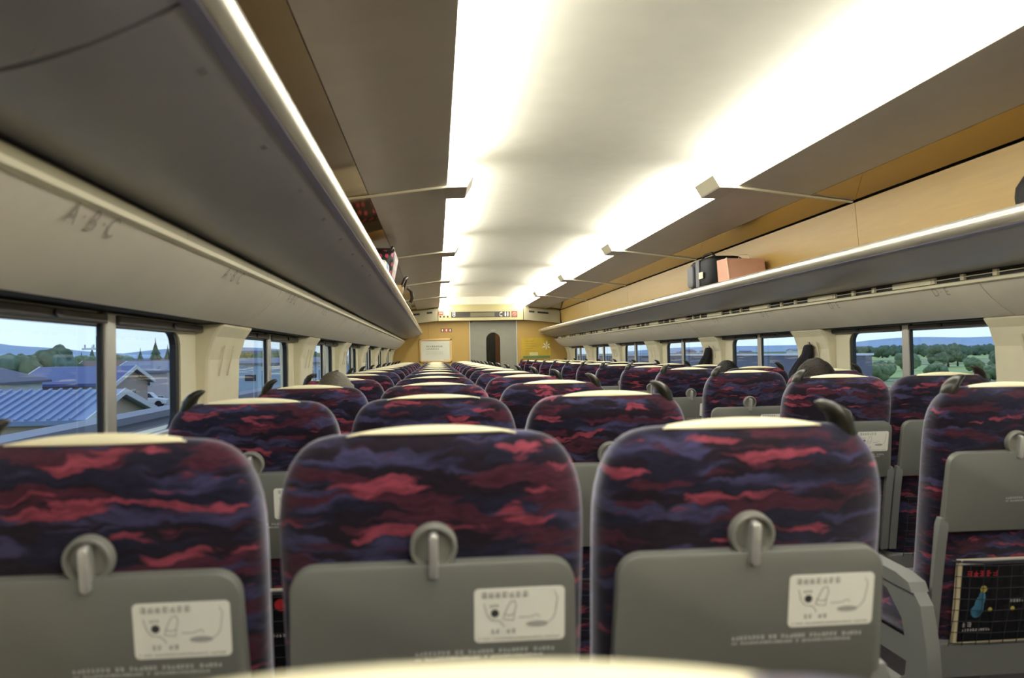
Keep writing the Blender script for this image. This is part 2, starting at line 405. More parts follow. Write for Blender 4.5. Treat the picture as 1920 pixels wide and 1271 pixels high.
# ------------------------------------------------------------------ windows
def window(n, side, y0, y1, order):
    m = (lambda x: x) if side == 'R' else mir
    txt = 'two-seat' if side == 'R' else 'three-seat'
    ym = y0 + .72
    W = thing('window_%d' % n, '%s train window from the end wall, on the %s side' % (ORD[order], txt), kind='structure', loc=(m(2.47), ym, SILL))
    def bx(xa, xb, ya, yb, za, zb, name, mt, par=W, **kw):
        x0_, x1_ = sorted((m(xa), m(xb))); return MB().box(x0_, x1_, ya, yb, za, zb).build(name, mt, par, **kw)
    gz0, gz1 = SILL+.004, 1.352
    # frame plate with a rounded opening, black rubber lip inside it
    outer = [(y0, gz0-.004), (y1, gz0-.004), (y1, HEAD), (y0, HEAD)]
    def plate(inner, outerr, xa, xb, name, mt):
        n_ = len(inner); mb = MB()
        def near(p):
            return outerr(p)
        o_ = [near(p) for p in inner]
        ring = lambda pts, x: [(m(x), a, b) for a, b in pts]
        mb.loft([ring(inner, xa), ring(o_, xa), ring(o_, xb), ring(inner, xb), ring(inner, xa)], cap=False)
        return mb.build(name, mt, W)
    ya = y0-.13
    inner = rrect(ya+.10, y1-.17, gz0+.0, gz1-.012, .055, 6)
    def to_outer(p):
        a, b = p; cy_, cz_ = (ya+y1)/2, (gz0+gz1)/2
        s1 = ((y1-ya)/2)/max(1e-6, abs(a-cy_)); s2 = ((HEAD-gz0)/2+.01)/max(1e-6, abs(b-cz_)); s_ = min(s1, s2)
        return (cy_+(a-cy_)*s_, cz_+(b-cz_)*s_)
    plate(inner, to_outer, 2.468, 2.49, 'frame', 'pillar')
    inner2 = rrect(ya+.13, y1-.20, gz0+.0, gz1-.014, .05, 6)
    def grow(p):
        a, b = p; cy_, cz_ = (ya+y1)/2, (gz0+gz1)/2
        return (a+(.034 if a > cy_ else -.034), b+(.004 if b > cz_ else -.004))
    plate(inner2, grow, 2.474, 2.494, 'rubber_seal', 'gasket')
    for a, b in ((y0+.002, ym), (ym, y1-.19)):
        bx(2.486, 2.490, a, b, gz0, gz1, 'pane', 'glass')
    mu = bx(2.448, 2.476, ym-.030, ym+.030, gz0, HEAD-.003, 'blind_guide', 'alu', bevel=.004)
    bx(2.458, 2.470, ym-.040, ym-.031, gz0, HEAD-.003, 'guide_groove', 'gasket')
    for a, b in ((y0+.005, ym-.042), (ym+.032, y1-.005)):
        bb = bx(2.440, 2.470, a, b, 1.343, HEAD-.008, 'blind_box', 'blind_box', bevel=.004)
        c = (a+b)/2 + .06
        MB().loft([[(m(x), c+.017*math.cos(t*math.pi/6), 1.356+.009*math.sin(t*math.pi/6)) for t in range(12)] for x in (2.434, 2.441)]).build('pull_knob', 'gasket', bb)
    bx(2.432, 2.452, y0+.002, y1-.002, SILL+.003, SILL+.012, 'sill_rail', 'alu')
    return W
nwin = 1
for side in 'LR':
    for k in range(len(pillars)-1):
        window(nwin, side, pillars[k]+PW, pillars[k+1], len(pillars)-1-k); nwin += 1

# ------------------------------------------------------------------ luggage racks
def rack(side):
    m = (lambda x: x) if side == 'R' else mir
    txt = 'two-seat' if side == 'R' else 'three-seat'
    K = thing('luggage_rack', 'long grey overhead luggage rack with polished front rail above the %s side' % txt, 'luggage rack', loc=(m(2.12), 6, 1.56), group='overhead luggage racks')
    nx = 1.935 if side == 'R' else mir(-.272)
    def pr(poly, a, b, name, mt, par=K, **kw): return MB().prismY([(m(x), z) for x, z in poly], a, b).build(name, mt, par, **kw)
    prof = [(nx+.030*math.cos(R(a))*(1.0 if math.cos(R(a)) < 0 else .8), 1.690+.030*math.sin(R(a))) for a in range(0, 360, 20)]
    pr(prof, YB, YE-.06, 'front_rail', 'rail', smooth=40)
    pr([(nx-.008, 1.657), (nx+.008, 1.650), (nx+.010, 1.655), (nx-.006, 1.663)], YB, YE-.06, 'trim_strip', 'trim_purple')
    js = [YB, .95, YE-.06]
    for a, b in zip(js[:-1], js[1:]):
        up = []
        for k in range(13):
            t = k/12; up.append((nx+.004+(2.224-nx-.004)*t, 1.655-.094*(1-(1-t)**1.9)))
        pr(up+[(x, z+.015) for x, z in reversed(up)], a+.006, b-.006, 'under_panel', 'rack_gray', smooth=30)
    pr([(nx+.01, 1.668), (2.24, 1.600), (2.32, 1.600), (2.32, 1.705), (nx+.01, 1.700)], YB, YE-.06, 'shelf', 'rack_gray')
    pr([(nx-.024, 1.702), (nx-.028, 1.680), (nx, 1.640), (2.16, 1.578), (2.32, 1.570), (2.32, 1.72), (nx, 1.72)], YE-.058, YE-.002, 'end_cap', 'pillar')
    y = 1.12
    while y < 4.2 and side == 'L':
        pr([(nx+.030, 1.639), (nx+.040, 1.634), (nx+.040, 1.640), (nx+.030, 1.646)], y, y+.022, 'clip', 'seat_gray'); y += .40
    return K
rack('L'); rack('R')

# ------------------------------------------------------------------ lights and joint brackets
def cove_light(side, a, b, order):
    txt = 'two-seat' if side == 'R' else 'three-seat'
    f = (lambda x: x) if side == 'R' else (lambda x: LX0+LX1-x)
    T = thing('ceiling_light', '%s glowing cove light from the end wall, on the %s side' % (ORD[order], txt), 'ceiling light', loc=(f(1.58), (a+b)/2, 2.14), group='fluorescent cove lights')
    MB().prismY([(f(x), z) for x, z in [(1.637, 2.143), (1.545, 2.146), (1.515, 2.185), (1.520, 2.190), (1.550, 2.151), (1.637, 2.148)]], a, b).build('diffuser', 'lamp', T)
    MB().tube([(f(1.588), a+.05, 2.195), (f(1.588), b-.05, 2.195)], .016, 10).build('tube', 'lamp', T, smooth=60)
def bracket(side, y, order):
    txt = 'two-seat' if side == 'R' else 'three-seat'
    f = (lambda x: x) if side == 'R' else (lambda x: LX0+LX1-x)
    dx = 2.285 if side == 'R' else LX0+LX1+.60
    T = MB().prismY([(f(x), z) for x, z in [(1.60, 2.146), (1.640, 2.128), (2.045, 2.078), (dx, 2.049), (dx, 2.058), (2.045, 2.088), (1.640, 2.140)]], y-.010, y+.010).build('light_bracket', 'cream', cl)
    w_ = .30
    MB().prismY([(f(x), z) for x, z in [(1.645, 2.128), (1.535, 2.132), (1.532, 2.140), (1.645, 2.141)]], y-.008, y+w_).build('joint_plate', 'panel_gray', T)
    MB().prismY([(f(x), z) for x, z in [(1.537, 2.131), (1.498, 2.196), (1.506, 2.200), (1.545, 2.139)]], y-.012, y+w_).build('joint_lip', 'cream', T)
for side in 'LR':
    for k, (a, b) in enumerate(zip(segs[:-1], segs[1:])):
        cove_light(side, a+(.31 if k else .0), b-.012, len(segs)-1-k)
    for k, y in enumerate(BRK): bracket(side, y, len(BRK)-k)

# ------------------------------------------------------------------ end wall, door, sign box
WE = thing('wall_end', 'maple laminate end wall beside the grey sliding door', kind='structure', loc=(CEN, YE, 0))
DX0, DX1, DZ = .629, 1.487, 1.90
for a, b in ((-.95, -.14), (-.137, DX0-.014), (DX1+.014, 2.58)):
    MB().box(a, b, YE, YE+.05, 0, 2.42).build('wood_panel', 'wood', WE)
MB().box(DX0-.014, DX1+.014, YE, YE+.05, DZ, 2.42).build('over_door_panel', 'wood', WE)
MB().box(-.02, 1.73, YE-.012, YE-.001, 2.10, 2.345).build('white_fascia', 'ceiling_white', WE)
for x in (DX0-.014, DX1): MB().box(x, x+.014, YE-.02, YE+.05, 0, DZ).build('door_trim', 'alu', WE)
MB().box(-.95, DX0-.014, YE+.05, YE+.09, 0, 2.42).build('wall_core', 'dark', WE); MB().box(DX1+.014, 2.58, YE+.05, YE+.09, 0, 2.42).build('wall_core', 'dark', WE)
D1 = thing('door_1', 'grey sliding door with narrow arched window in the end wall', kind='structure', loc=((DX0+DX1)/2, YE+.02, 0))
wx0, wx1, wz0, wz1 = .925, 1.185, .70, 1.665
hole = [(wx0, wz0), (wx1, wz0)] + [((wx0+wx1)/2+(wx1-wx0)/2*math.cos(R(a)), wz1-.13+.13*math.sin(R(a))) for a in range(0, 181, 15)]
def door_outer(p):
    cx_, cz_ = (wx0+wx1)/2, 1.25
    hx = (DX1-cx_) if p[0] >= cx_ else (cx_-DX0); hz = (DZ-cz_) if p[1] >= cz_ else cz_-.01
    s_ = min(hx/max(1e-6, abs(p[0]-cx_)), hz/max(1e-6, abs(p[1]-cz_))); return (cx_+(p[0]-cx_)*s_, cz_+(p[1]-cz_)*s_)
# dense outline so the leaf's corners stay square
dense = []
for i in range(len(hole)):
    p, q = hole[i], hole[(i+1) % len(hole)]
    for k in range(8): dense.append((p[0]+(q[0]-p[0])*k/8, p[1]+(q[1]-p[1])*k/8))
do = [door_outer(p) for p in dense]
rg = lambda pts, y: [(x, y, z) for x, z in pts]
MB().loft([rg(dense, YE+.01), rg(do, YE+.01), rg(do, YE+.045), rg(dense, YE+.045), rg(dense, YE+.01)], cap=False).build('leaf', 'door_gray', D1)
MB().loft([rg(hole, YE+.026), rg(hole, YE+.030)]).build('pane', 'glass', D1)
MB().box(DX0+.04, DX0+.06, YE-.012, YE+.012, .85, 1.15).build('handle', 'alu', D1)
MB().box(1.02, 1.10, YE+.006, YE+.011, 1.70, 1.712).build('notice', 'print_gray', D1)
# vestibule seen through the door window
V = thing('vestibule', 'dim vestibule with dark doors seen through the arched window', kind='structure', loc=(1.06, YE+.8, 0))
MB().box(.2, .25, YE+.06, YE+1.55, 0, 2.3).build('vestibule_side', 'panel_gray', V)
MB().box(1.9, 1.95, YE+.06, YE+1.55, 0, 2.3).build('vestibule_side', 'panel_gray', V)
MB().box(.2, 1.95, YE+1.5, YE+1.55, 0, 2.3).build('vestibule_end', 'blind_box', V)
MB().box(1.20, 1.75, YE+1.44, YE+1.49, 0, 2.1).build('vestibule_panel', mat('vest_red', (.34, .14, .06), .5), V)
MB().box(.2, 1.95, YE+.06, YE+1.55, 2.3, 2.35).build('vestibule_ceiling', 'ceiling_white', V)
bpy.data.lights.new('vestibule_downlight', 'POINT')
vl = bpy.data.objects.new('vestibule_downlight', bpy.data.lights['vestibule_downlight']); COL.objects.link(vl)
vl.location = (1.1, YE+.8, 2.2); vl.data.energy = 6; vl.data.shadow_soft_size = .08; vl.data.color = (1, .9, .7)
# sign box
SB = thing('sign_box', 'cream overhead sign box with display panel above the door', 'sign', loc=(.83, YE-.08, 1.88))
yb0 = YE-.16
def face(px, py, Y=yb0): p = atY(px, py, Y); return p.x, p.z
MB().prismX([(YE-.002, 1.880), (yb0, 1.885), (yb0, 2.085), (yb0+.06, 2.185), (YE-.002, 2.185)], .046, 1.608).build('box_front', 'box_yellow', SB, bevel=.006)
for sd in (0, 1):
    g = (lambda x: x) if sd == 0 else (lambda x: 1.654-x)
    xe = -.585 if sd == 0 else -.64
    MB().loft([[(g(.040), yb0, 1.885), (g(.040), yb0, 2.112), (g(.040), YE-.002, 2.112), (g(.040), YE-.002, 1.885)],
               [(g(xe), yb0-.02, 1.815), (g(xe), yb0-.02, 2.042), (g(xe), YE-.002, 2.042), (g(xe), YE-.002, 1.815)]]).build('box_wing', 'wing', SB, bevel=.005)
    for a, b in ((-.06, -.16), (-.18, -.42)):
        zc = lambda x: 2.052+(x-.04)*.11
        MB().loft([[(g(a), yb0-.006, zc(a)-.018), (g(a), yb0-.006, zc(a)+.016), (g(a), yb0+.02, zc(a)+.016), (g(a), yb0+.02, zc(a)-.018)],
                   [(g(b), yb0-.016, zc(b)-.018), (g(b), yb0-.016, zc(b)+.016), (g(b), yb0+.02, zc(b)+.016), (g(b), yb0+.02, zc(b)-.018)]]).build('air_slot', 'dark', SB)
def plate_px(x0, y0, x1, y1, d0, d1, name, mt, par):
    a, b = face(x0, y1), face(x1, y0); return MB().box(a[0], b[0], yb0-d1, yb0-d0, a[1], b[1]).build(name, mt, par)
scn = plate_px(846, 583.5, 956, 595.5, 0, .006, 'display', 'screen', SB)
plate_px(882, 585.5, 927, 594, .006, .008, 'led_area', 'screen_lit', scn)
def text(s, size, loc, mt, name, par, rot=(R(90), 0, 0), align='CENTER', ext=.0):
    cu = bpy.data.curves.new(name, 'FONT'); cu.body = s; cu.size = size; cu.align_x = align; cu.align_y = 'CENTER'; cu.extrude = ext
    ob = bpy.data.objects.new(name, cu); COL.objects.link(ob); bpy.context.view_layer.update()
    me = bpy.data.meshes.new_from_object(ob.evaluated_get(bpy.context.evaluated_depsgraph_get())); bpy.data.objects.remove(ob)
    o = bpy.data.objects.new(name, me); COL.objects.link(o); me.materials.clear(); me.materials.append(MATS[mt])
    o.rotation_euler = rot
    if par is not None: o.parent = par; o.location = Vector(loc)-ROOT[par.name]; ROOT[o.name] = ROOT[par.name]
    else: o.location = loc; ROOT[o.name] = Vector(loc)
    return o
e8 = face(851, 589.5); text('8', .125, (e8[0], yb0-.009, e8[1]), 'white_print', 'car_number', scn)
# telephone and toilet pictograms
tp = face(939, 589); mb = MB()
mb.tube([(tp[0]+.024, yb0-.009, tp[1]+.036), (tp[0]-.016, yb0-.009, tp[1]+.024), (tp[0]-.020, yb0-.009, tp[1]-.024), (tp[0]+.024, yb0-.009, tp[1]-.036)], [.013, .008, .008, .013], 6)
mb.build('telephone_pictogram', 'white_print', scn)
mb = MB()
for q in (947.5, 952):
    p = face(q, 588.8); mb.sphere((p[0], yb0-.009, p[1]+.034), .011, 8, 5)
    mb.prismY([(p[0]-.014, p[1]+.018), (p[0]+.014, p[1]+.018), (p[0]+.010, p[1]-.04), (p[0]-.010, p[1]-.04)], yb0-.012, yb0-.007)
mb.build('toilet_pictogram', 'white_print', scn)
ns = plate_px(959, 582.5, 970, 594.5, 0, .006, 'no_smoking_sign', mat('ns_brown', (.26, .09, .06), .5), SB)
p = face(964.5, 588.5); mb = MB()
mb.loft([[(p[0]+r_*math.cos(R(a)), yb0-.0085, p[1]+r_*math.sin(R(a))) for a in range(0, 360, 20)] for r_ in (.036, .026)], cap=False)
mb.prismY([(p[0]-.026, p[1]+.018), (p[0]-.018, p[1]+.026), (p[0]+.026, p[1]-.018), (p[0]+.018, p[1]-.026)], yb0-.009, yb0-.007)
mb.build('prohibition_ring', mat('ns_pink', (.75, .35, .28), .5), ns)
em = plate_px(822, 584, 831, 591, 0, .005, 'alarm_sticker', 'red_print', SB)
p = face(826.5, 587.5); text('SOS', .035, (p[0], yb0-.007, p[1]), 'white_print', 'alarm_print', em)
pl = plate_px(833, 584, 841, 591, 0, .003, 'control_plate', 'cream', SB)
for q in (825.5, 832.5, 839.5):
    p = face(q, 593.8); MB().loft([[(p[0]+.016*math.cos(R(a)), y_, p[1]+.016*math.sin(R(a))) for a in range(0, 360, 30)] for y_ in (yb0-.008, yb0)]).build('button', 'dark', SB)
# notices on the end wall
def wallp(px, py): q = atY(px, py, YE-.01); return q.x, q.z
for i, q in enumerate((829.5, 837, 844)):
    p = wallp(q, 619.5)
    s_ = tag(MB().box(p[0]-.032, p[0]+.032, YE-.006, YE-.001, p[1]-.032, p[1]+.036).build('notice_sticker', ['ns_brown', 'red_print', 'ns_brown'][i]),
             ['dark square notice sticker nearest the luggage rack on the end wall', 'red notice sticker between two dark ones on the end wall', 'dark square notice sticker nearest the door above the white poster'][i], 'sticker', 'notice stickers on the end wall')
    MB().box(p[0]-.012, p[0]+.012, YE-.009, YE-.006, p[1]-.018, p[1]+.022).build('pictogram', 'white_print', s_)
a, b = wallp(786.5, 680), wallp(847, 634.5)
PO = thing('framed_poster', 'white poster with two lines of lettering in a pale wooden frame', 'poster', loc=((a[0]+b[0])/2, YE-.01, a[1]), group='posters on the end wall')
MB().box(a[0]+.03, b[0]-.03, YE-.012, YE-.004, a[1]+.03, b[1]-.03).build('sheet', 'poster_white', PO)
for n_, q in (('x', (a[0], a[0]+.034, a[1], b[1])), ('x', (b[0]-.034, b[0], a[1], b[1])), ('x', (a[0], b[0], a[1], a[1]+.034)), ('x', (a[0], b[0], b[1]-.034, b[1]))):
    MB().box(q[0], q[1], YE-.024, YE-.002, q[2], q[3]).build('frame_strip', 'poster_frame', PO, bevel=.004)
def glyphs(x0, x1, z, h, y, seed, pitch=None, mb=None):
    """a run of small character-like stroke clusters (too blurred in the photo to read)"""
    rnd = random.Random(seed); mb = mb or MB(); pitch = pitch or h*1.12; x = x0
    while x + h*.9 <= x1:
        if rnd.random() < .93:
            for k in range(rnd.choice((2, 3, 3))):
                zz = z-h/2+h*(.12+.38*k); mb.box(x, x+h*.85*rnd.uniform(.6, 1), y-.0006, y, zz, zz+h*.15)
            for k in range(rnd.choice((1, 2))):
                xx = x+h*rnd.uniform(.1, .7); mb.box(xx, xx+h*.15, y-.0006, y, z-h/2, z+h/2)
        x += pitch
    return mb
zz = lambda py: wallp(815, py)[1]
glyphs(a[0]+.13, b[0]-.16, zz(649.5), .030, YE-.0125, 3).build('heading_print', 'poster_line', PO)
glyphs(a[0]+.13, b[0]-.22, zz(654.3), .026, YE-.0125, 4).build('heading_print', 'poster_line', PO)
mb = MB()
for q in (659, 661.5, 664): glyphs(a[0]+.12, b[0]-.15, zz(q), .012, YE-.0125, int(q*2), mb=mb)
mb.build('body_print', mat('poster_faint', (.50, .49, .38), .5), PO)
glyphs(b[0]-.15, b[0]-.05, zz(675), .018, YE-.0125, 9).build('logo_print', 'print_gray', PO)
a, b = wallp(978, 672.5), wallp(1032, 632.5)
PY = thing('yellow_poster', 'yellow advertising poster with white petals and green base band', 'poster', loc=((a[0]+b[0])/2, YE-.01, a[1]), group='posters on the end wall')
MB().box(a[0], b[0], YE-.012, YE-.004, a[1], b[1]).build('sheet', 'poster_yellow', PY)
MB().box(a[0]+.03, b[0]-.01, YE-.014, YE-.012, a[1]+.006, a[1]+.05).build('green_band', 'poster_green', PY)
MB().box(a[0]+.15, a[0]+.31, YE-.0145, YE-.012, a[1]+.055, a[1]+.115).build('title_block', 'poster_cream', PY)
mb = MB()
for q in range(5): mb.box(a[0]+.08, a[0]+.08+random.uniform(.14, .2), YE-.0135, YE-.012, b[1]-.07-q*.045, b[1]-.06-q*.045)
mb.build('text_lines', mat('poster_ochre', (.40, .25, .03), .5), PY)
mb = MB(); fx, fz = b[0]-.075, b[1]-.15
for k in range(6):
    an = R(25+60*k); l_ = .10 if k % 2 else .085
    pts = [(fx, fz), (fx+l_*.55*math.cos(an-.28), fz+l_*.55*math.sin(an-.28)), (fx+l_*math.cos(an), fz+l_*math.sin(an)), (fx+l_*.55*math.cos(an+.28), fz+l_*.55*math.sin(an+.28))]
    pts = [(min(x, b[0]-.006), z) for x, z in pts]
    mb.prismY(pts, YE-.0145, YE-.012)
mb.build('petals', 'poster_petal', PY)
# rear end of the modelled part of the car, behind the camera
WB = MB().box(-.95, 2.58, YB-.06, YB, 0, 2.42).build('wall_back', 'wood'); struct(WB, 'maple laminate rear wall of the saloon')
# seat letters on the header panels, one set per seat row; every letter a part
LET = {}
def letter_mesh(ch):
    if ch not in LET:
        o = text(ch, .058, (0, 0, 0), 'print_faint', 'letter', None); LET[ch] = o.data; bpy.data.objects.remove(o)
    return LET[ch]
for side, txt in (('L', 'A\u00b7B\u00b7C'), ('R', 'D\u00b7E')):
    sg = 1 if side == 'L' else -1
    for k in range(0 if side == 'L' else 2, 8):
        T = thing('seat_letters', 'grey seat letters on header panel above %s row from the end wall, %s side' % (ORD[14-k], 'three-seat' if side == 'L' else 'two-seat'), 'lettering', group='seat letters on the side walls')
        x = 2.2255-.0025*.84; z = 1.492-.0025*.54; x = mir(x) if side == 'L' else x
        T.matrix_world = Matrix(((0, sg*.54, sg*.84, x), (sg, 0, 0, 1.47+.98*k), (0, .84, -.54, z), (0, 0, 0, 1)))
        for q, ch in enumerate(txt):
            o = bpy.data.objects.new('letter' if ch != '\u00b7' else 'separator_dot', letter_mesh(ch)); COL.objects.link(o); o.parent = T; o.location = ((q-(len(txt)-1)/2)*.040, 0, 0)

# ------------------------------------------------------------------ seats
# local frame: x across, y = direction of travel (the seat faces +y), origin on the floor below the crest of the backrest
TOPZ = 1.1365
def yc(z): return (1.146-z)*.17
def half_t(z):
    if z < 1.02: return .062
    t = min(1, (z-1.02)/(TOPZ-1.02)); return .062*(1-.70*t**3.2)
def half_w(z):
    if z < .60: return .212+(z-.38)*.03
    if z < .98: return .2186+(z-.60)*.012
    t = min(1, (z-.98)/(TOPZ+.001-.98)); return .125+(.2232-.125)*(max(0, 1-t**2.7))**(1/2.7)
def yr(z): return yc(z)-.062
NSEG = 36
def sq(c, p): return math.copysign(abs(c)**p, c)
def ring(z, grow=0.0):
    w_, h_ = half_w(z)+grow, half_t(z)+grow
    return [(w_*sq(math.cos(2*math.pi*k/NSEG), .42), yc(z)+h_*sq(math.sin(2*math.pi*k/NSEG), .62), z) for k in range(NSEG)]
zs = [.38, .44, .52, .60, .70, .80, .90, .98, 1.02, 1.05, 1.075, 1.095, 1.108, 1.118, 1.126, 1.132, 1.1365]
rings = [ring(z) for z in zs]
for z, w_, h_ in ((1.1395, .104, .0165), (1.1425, .078, .014), (1.1445, .050, .011), (1.1457, .022, .006)):    # gently domed crest
    rings.append([(w_*sq(math.cos(2*math.pi*k/NSEG), .6), yc(1.14)+h_*sq(math.sin(2*math.pi*k/NSEG), .8), z) for k in range(NSEG)])
backrest_me = MB().loft(rings).mesh('backrest', 'fabric', smooth=50)
# rear-surface frame: u across, v height, w proud of the surface
def fr(u, v, w_=0.0): return (u, yr(v)-.986*w_, v-.168*w_)
def slab(poly, w0, w1, inset=.004, mt='tray', name='tray_table', smooth=35):
    cu = sum(p[0] for p in poly)/len(poly); cv = sum(p[1] for p in poly)/len(poly)
    def ins(p, d): du, dv = p[0]-cu, p[1]-cv; L = math.hypot(du, dv); return (p[0]-du/L*d, p[1]-dv/L*d)
    rs = [[fr(p[0], p[1], w0) for p in poly], [fr(p[0], p[1], w1-inset*.8) for p in poly]]
    rs.append([fr(*ins(p, inset*.35), w1-inset*.25) for p in poly]); rs.append([fr(*ins(p, inset), w1) for p in poly])
    return MB().loft(rs).mesh(name, mt, smooth=smooth)
tp_ = rrect(-.2, .2, .735, .960, (.014, .014, .034, .034), 6)
tp_ = [(u*(1+.035*(.960-v)/.225), v) for u, v in tp_]
tray_me = slab(tp_, .000, .020, .005)
# sticker, its printed drawing, and the two-line notice under it
st = rrect(.056, .186, .842, .922, .007, 4)
sticker_me = MB().loft([[fr(u, v, .0202) for u, v in st], [fr(u, v, .0212) for u, v in st]]).mesh('sticker', 'sticker')
def flat(mb): return mb.map(lambda x, y, z: fr(x, z, .0215-y))
mb = MB(); glyphs(.067, .138, .9125, .0088, 0, 21, mb=mb)
glyphs(.068, .074, .858, .007, 0, 22, mb=mb); glyphs(.080, .125, .858, .0065, 0, 23, mb=mb); glyphs(.062, .180, .8475, .0026, 0, 24, mb=mb)
glyphs(.078, .094, .8965, .004, 0, 25, mb=mb)
def seg(mb, pts, t=.0011):
    for (a, b), (c, d) in zip(pts[:-1], pts[1:]):
        L = math.hypot(c-a, d-b); nx_, nz_ = -(d-b)/L*t/2, (c-a)/L*t/2
        mb.loft([[(a+nx_, -.0005, b+nz_), (a-nx_, -.0005, b-nz_), (c-nx_, -.0005, d-nz_), (c+nx_, -.0005, d+nz_)], [(a+nx_, 0, b+nz_), (a-nx_, 0, b-nz_), (c-nx_, 0, d-nz_), (c+nx_, 0, d+nz_)]])
seg(mb, [(.070, .900), (.074, .884), (.080, .876), (.092, .874), (.097, .868), (.099, .864)])
seg(mb, [(.099, .884), (.104, .895), (.108, .902), (.114, .903), (.116, .896), (.113, .884), (.106, .881), (.099, .884)])
seg(mb, [(.099, .884), (.097, .876), (.112, .874), (.113, .884)])
seg(mb, [(.120, .878), (.136, .878), (.146, .882), (.150, .878)])
seg(mb, [(.172, .914), (.176, .906), (.172, .880), (.166, .872), (.160, .869)])
flat(mb); print_me = mb.mesh('sticker_print', 'print_gray')
def disc_me(u, v, ru, rv, name): return flat(MB().prismY([(u+ru*math.cos(R(a)), v+rv*math.sin(R(a))) for a in range(0, 360, 30)], -.0006, 0)).mesh(name, 'print_dark' if ru < .01 else 'print_gray')
dot_me = disc_me(.0855, .8855, .0058, .0058, 'sticker_symbol'); oval_me = disc_me(.146, .868, .016, .0045, 'sticker_symbol')
mb = MB(); glyphs(-.028, .176, .8285, .0056, .0012, 31, mb=mb); glyphs(-.028, .158, .8205, .0040, .0012, 32, mb=mb)
flat(mb); notice_me = mb.mesh('notice_print', 'print_light')
# latch: round cup with a turning lever
mb = MB(); C0 = .982; RR = .0335
def circ(r, w_, c=C0): return [fr(r*math.cos(2*math.pi*k/28), c+r*math.sin(2*math.pi*k/28), w_) for k in range(28)]
mb.loft([circ(RR, 0), circ(RR, .014), circ(RR-.002, .017), circ(RR-.0055, .017), circ(RR-.007, .014), circ(RR-.008, .006)])
latch_me = mb.mesh('latch', 'tray_rim', smooth=40)
lv = rrect(-.0065, .0065, .942, 1.006, .0055, 4)
lever_me = slab(lv, .004, .030, .004, 'alu', 'lever')
# head cover over the crest
def surf(x, z, sgn, g):
    w_, h_ = half_w(z)+g, half_t(z)+g
    k = max(0, 1-(abs(x)/w_)**(1/.21))**.31
    return (x, yc(z)+sgn*h_*k, z)
NX = 24
def make_cover(zl0):
    cols = []
    for i in range(NX+1):
        x = -.122+.244*i/NX; e = abs(x/.122); zc = 1.1485-.0115*e**2.2; zl = min(zl0+.0012*e**2, zc-.0012); col = []
        a = surf(x, min(zl, 1.1365), -1, .0035)[1]; b = surf(x, 1.110, 1, .0045)[1]; c = yc(1.14)
        for k in range(7): t = R(90*k/6); col.append((x, c+(a-c)*math.cos(t), zl+(zc-zl)*math.sin(t)))
        for k in range(1, 7): t = R(90-90*k/6); col.append((x, c+(b-c)*math.cos(t), 1.110+(zc-1.110)*math.sin(t)))
        for k in range(1, 7): z = 1.110-.16*k/6; col.append(surf(x, z, 1, .0045))
        cols.append(col)
    inn = [[(x, y+(.003 if j < 7 else -.003), z-.002) for j, (x, y, z) in enumerate(c)] for c in cols]
    return MB().loft([c + list(reversed(d)) for c, d in zip(cols, inn)]).mesh('head_cover', 'cover', smooth=50)
cover_me, cover_mid = make_cover(1.1352), make_cover(1.1388)
# grip: a fin at the shoulder curling towards the seat's middle (sx = +1 on the right shoulder)
def grip_me(sx):
    P = [(.164, .014, 1.06), (.167, .010, 1.095), (.167, .006, 1.120), (.163, .003, 1.138), (.154, .001, 1.152), (.143, .000, 1.161), (.131, .000, 1.167), (.123, .000, 1.169)]
    rx = [.020, .020, .019, .0175, .014, .010, .0065, .002]; ry = [.026, .028, .030, .029, .026, .022, .016, .006]
    rs = []
    for i, (x, y, z) in enumerate(P):
        a = P[max(0, i-1)]; b = P[min(len(P)-1, i+1)]; tx, tz = b[0]-a[0], b[2]-a[2]; L = math.hypot(tx, tz); nx_, nz_ = tz/L, -tx/L
        rs.append([(sx*(x+nx_*rx[i]*math.cos(2*math.pi*k/14)), y+ry[i]*math.sin(2*math.pi*k/14), z+nz_*rx[i]*math.cos(2*math.pi*k/14)) for k in range(14)])
    return MB().loft(rs).mesh('grip', 'grip', smooth=60)
grip_R, grip_L = grip_me(1), grip_me(-1)
# lower rear: tray arms, pocket net, plinth panel
def arm_me(sx):
    pts = [(.43, .012), (.60, .014), (.70, .018), (.755, .022), (.775, .018)]
    rs = []
    for v, w_ in pts:
        hw = .0145 if v < .76 else .009
        rs.append([fr(sx*.206-hw, v, 0), fr(sx*.206-hw, v, w_), fr(sx*.206+hw, v, w_), fr(sx*.206+hw, v, 0)])
    return MB().loft(rs).mesh('tray_arm', 'seat_gray', smooth=30)
arm_R, arm_L = arm_me(1), arm_me(-1)
mb = MB()
for k in range(9): u = -.165+.33*k/8; mb.tube([fr(u, .40, .022), fr(u, .52, .036), fr(u, .645, .032)], .0012, 5)
for k in range(8): v = .41+.033*k; mb.tube([fr(-.168, v, .024), fr(-.06, v, .038), fr(.06, v, .038), fr(.168, v, .024)], .0012, 5)
mb.tube([fr(-.17, .648, .014), fr(-.08, .650, .034), fr(.08, .650, .034), fr(.17, .648, .014)], .004, 6)
net_me = mb.mesh('pocket_net', 'net')
plinth_me = slab(rrect(-.215, .215, .30, .405, .008, 3), -.06, .016, .004, 'seat_gray', 'rear_plinth')
